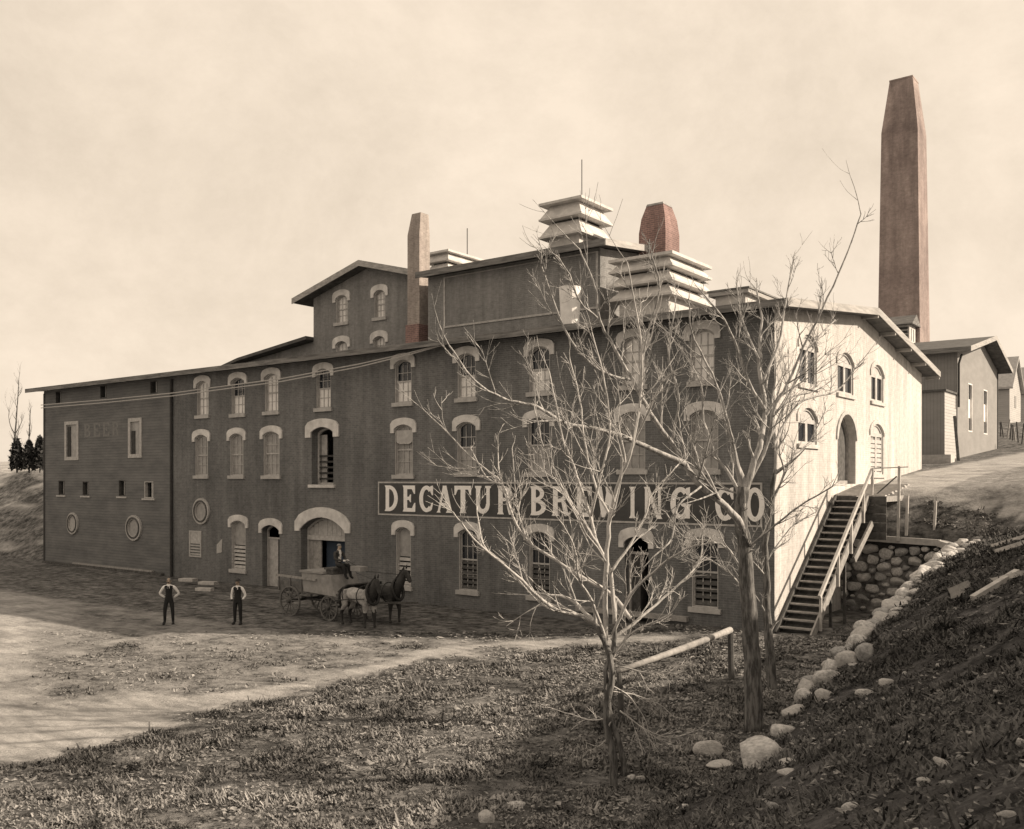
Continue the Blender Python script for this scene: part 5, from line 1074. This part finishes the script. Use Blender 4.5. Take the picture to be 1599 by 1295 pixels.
# ------------------------------------------------------------------ rough grass: thousands of short blades and dead leaves
def gmat(name, lo, hi, sc):
    m = mat(name, hi, lo, sc, rough=.95, ramp=(.36, .64)); N, L = m.node_tree.nodes, m.node_tree.links
    t = [n for n in N if n.type == 'TEX_COORD'][0]; rp = [n for n in N if n.type == 'VALTORGB'][0]
    n2 = N.new('ShaderNodeTexNoise'); n2.inputs['Scale'].default_value = .4; n2.inputs['Detail'].default_value = 4; L.new(t.outputs['Object'], n2.inputs['Vector'])
    r2 = N.new('ShaderNodeMapRange'); r2.inputs['From Min'].default_value = .35; r2.inputs['From Max'].default_value = .62; r2.inputs['To Min'].default_value = .5; r2.inputs['To Max'].default_value = 1.2; L.new(n2.outputs[0], r2.inputs[0])
    x = N.new('ShaderNodeMix'); x.data_type = 'RGBA'; x.blend_type = 'MULTIPLY'; x.inputs[0].default_value = 1; L.new(rp.outputs[0], x.inputs[6]); L.new(r2.outputs[0], x.inputs[7])
    L.new(x.outputs[2], N['Principled BSDF'].inputs['Base Color']); return m
rng = np.random.default_rng(5)
def tufts(name, label, n, dmin, dmax, hmin, hmax, seed, mm, pw=1.0, bank=False):
    vs, fs, c = [], [], 0; rg = random.Random(seed); tries = 0
    while c < n and tries < n * 6:
        tries += 1
        u = rg.random(); d = math.sqrt(dmin ** 2 + (dmax ** 2 - dmin ** 2) * u ** pw); k = rg.uniform(-.6, .6); X, Y = w2s(k * d, d)
        if (-50.8 < X < .2 and Y > -.1) or (-.1 < X < 1.6 and -.5 < Y < 6.3) or (0 < X < 4.75 and 6.6 < Y < 7.6) or (-.1 < X < 2.8 and Y > 6): continue
        if bank != (X > 4.9 and Y < 7): continue
        z0 = ground(X, Y); dt = dirt_and_shade(X, Y, z0)
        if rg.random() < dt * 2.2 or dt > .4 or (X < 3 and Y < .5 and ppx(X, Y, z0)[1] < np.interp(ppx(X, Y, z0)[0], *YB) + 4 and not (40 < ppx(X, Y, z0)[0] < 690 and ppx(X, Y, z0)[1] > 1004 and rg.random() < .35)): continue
        cl_ = noise.noise(Vector((X, Y, 9)) * .9); 
        c2_ = noise.noise(Vector((X, Y, 3)) * 2.3)
        if d > 12 and cl_ + c2_ * .8 < -.12 and rg.random() < .85: continue
        c += 1; hh = rg.uniform(hmin, hmax) * (1 + 1.2 * cl_) * (2.2 if rg.random() < .04 else 1); z0 = z0 - .01; nb = 7
        for b_ in range(nb):
            a = rg.uniform(0, 6.283); ox, oy = X + rg.gauss(0, .07), Y + rg.gauss(0, .07); le = hh * rg.uniform(.5, 1.2); ti = rg.uniform(.4, 1.5); w = rg.uniform(.005, .014) * (1 + d / 14)
            i = len(vs); ca, sa = math.cos(a), math.sin(a)
            vs += [(ox - sa * w, oy + ca * w, z0), (ox + sa * w, oy - ca * w, z0), (ox + ca * le * math.sin(ti) + sa * w * .4, oy + sa * le * math.sin(ti) - ca * w * .4, z0 + le * math.cos(ti)), (ox + ca * le * math.sin(ti) - sa * w * .4, oy + sa * le * math.sin(ti) + ca * w * .4, z0 + le * math.cos(ti))]
            fs.append((i, i + 1, i + 2, i + 3))
    me = bpy.data.meshes.new(name); me.from_pydata(vs, [], fs); me.materials.append(mm)
    o = bpy.data.objects.new(name, me); COL.objects.link(o); o.location = (C0.x, C0.y, 0); o.rotation_euler = (0, 0, ROTZ); o['kind'] = 'stuff'; o['label'] = label; o['category'] = 'grass'
GM = gmat('rough_dry_grass', g(.05), g(.33, .4), 2.2)
tufts('rough_grass', 'rough dry grass and weeds on the level foreground', 26000, 4.5, 24, .025, .10, 1, GM, .8)
tufts('bank_weeds', 'matted weeds on the right-hand bank, coloured darker to deepen its shade', 17000, 4.5, 34, .025, .12, 3, gmat('shade_dark_weeds', g(.02), g(.17, .2), 2.6), .8, True)  # darker copy of the grass colour, standing in for shade on the bank
tufts('far_grass', 'thin dry grass beyond the foreground and on the hillside', 20000, 22, 48, .03, .10, 2, GM)

# dead leaves and clods lying flat between the tufts
def litter(n, dmin, dmax, seed):
    vs, fs = [], []; rg = random.Random(seed)
    for _ in range(n):
        d = math.sqrt(dmin ** 2 + (dmax ** 2 - dmin ** 2) * rg.random()); k = rg.uniform(-.6, .6); X, Y = w2s(k * d, d)
        if (-50.8 < X < .2 and Y > -.3) or (-.1 < X < 4.8 and -.5 < Y < 10): continue
        if X > 4.9 and rg.random() < .72: continue
        if noise.noise(Vector((X, Y, 21)) * .7) < -.12 and rg.random() < .7: continue
        z0 = ground(X, Y)
        if rg.random() < dirt_and_shade(X, Y, z0) * 1.7: continue
        s = rg.uniform(.01, .04) * (1 + d / 28) * (1.8 if rg.random() < .05 else 1); a = rg.uniform(0, 6.3); i = len(vs); ca, sa = math.cos(a) * s, math.sin(a) * s; h = rg.uniform(.01, .06)
        vs += [(X + ca, Y + sa, z0 + h + rg.uniform(-.3, .6) * s), (X - sa * .6, Y + ca * .6, z0 + h), (X - ca, Y - sa, z0 + h + rg.uniform(-.3, .6) * s), (X + sa * .6, Y - ca * .6, z0 + h + rg.uniform(0, .5) * s)]; fs.append((i, i + 1, i + 2, i + 3))
    me = bpy.data.meshes.new('leaf_litter'); me.from_pydata(vs, [], fs); me.materials.append(gmat('dead_leaves', g(.06, .3), g(.36, .4), 7))
    o = bpy.data.objects.new('leaf_litter', me); COL.objects.link(o); o.location = (C0.x, C0.y, 0); o.rotation_euler = (0, 0, ROTZ); o['kind'] = 'stuff'; o['label'] = 'dead leaves and clods scattered over the rough ground'; o['category'] = 'leaf litter'
litter(46000, 4.5, 34, 6)
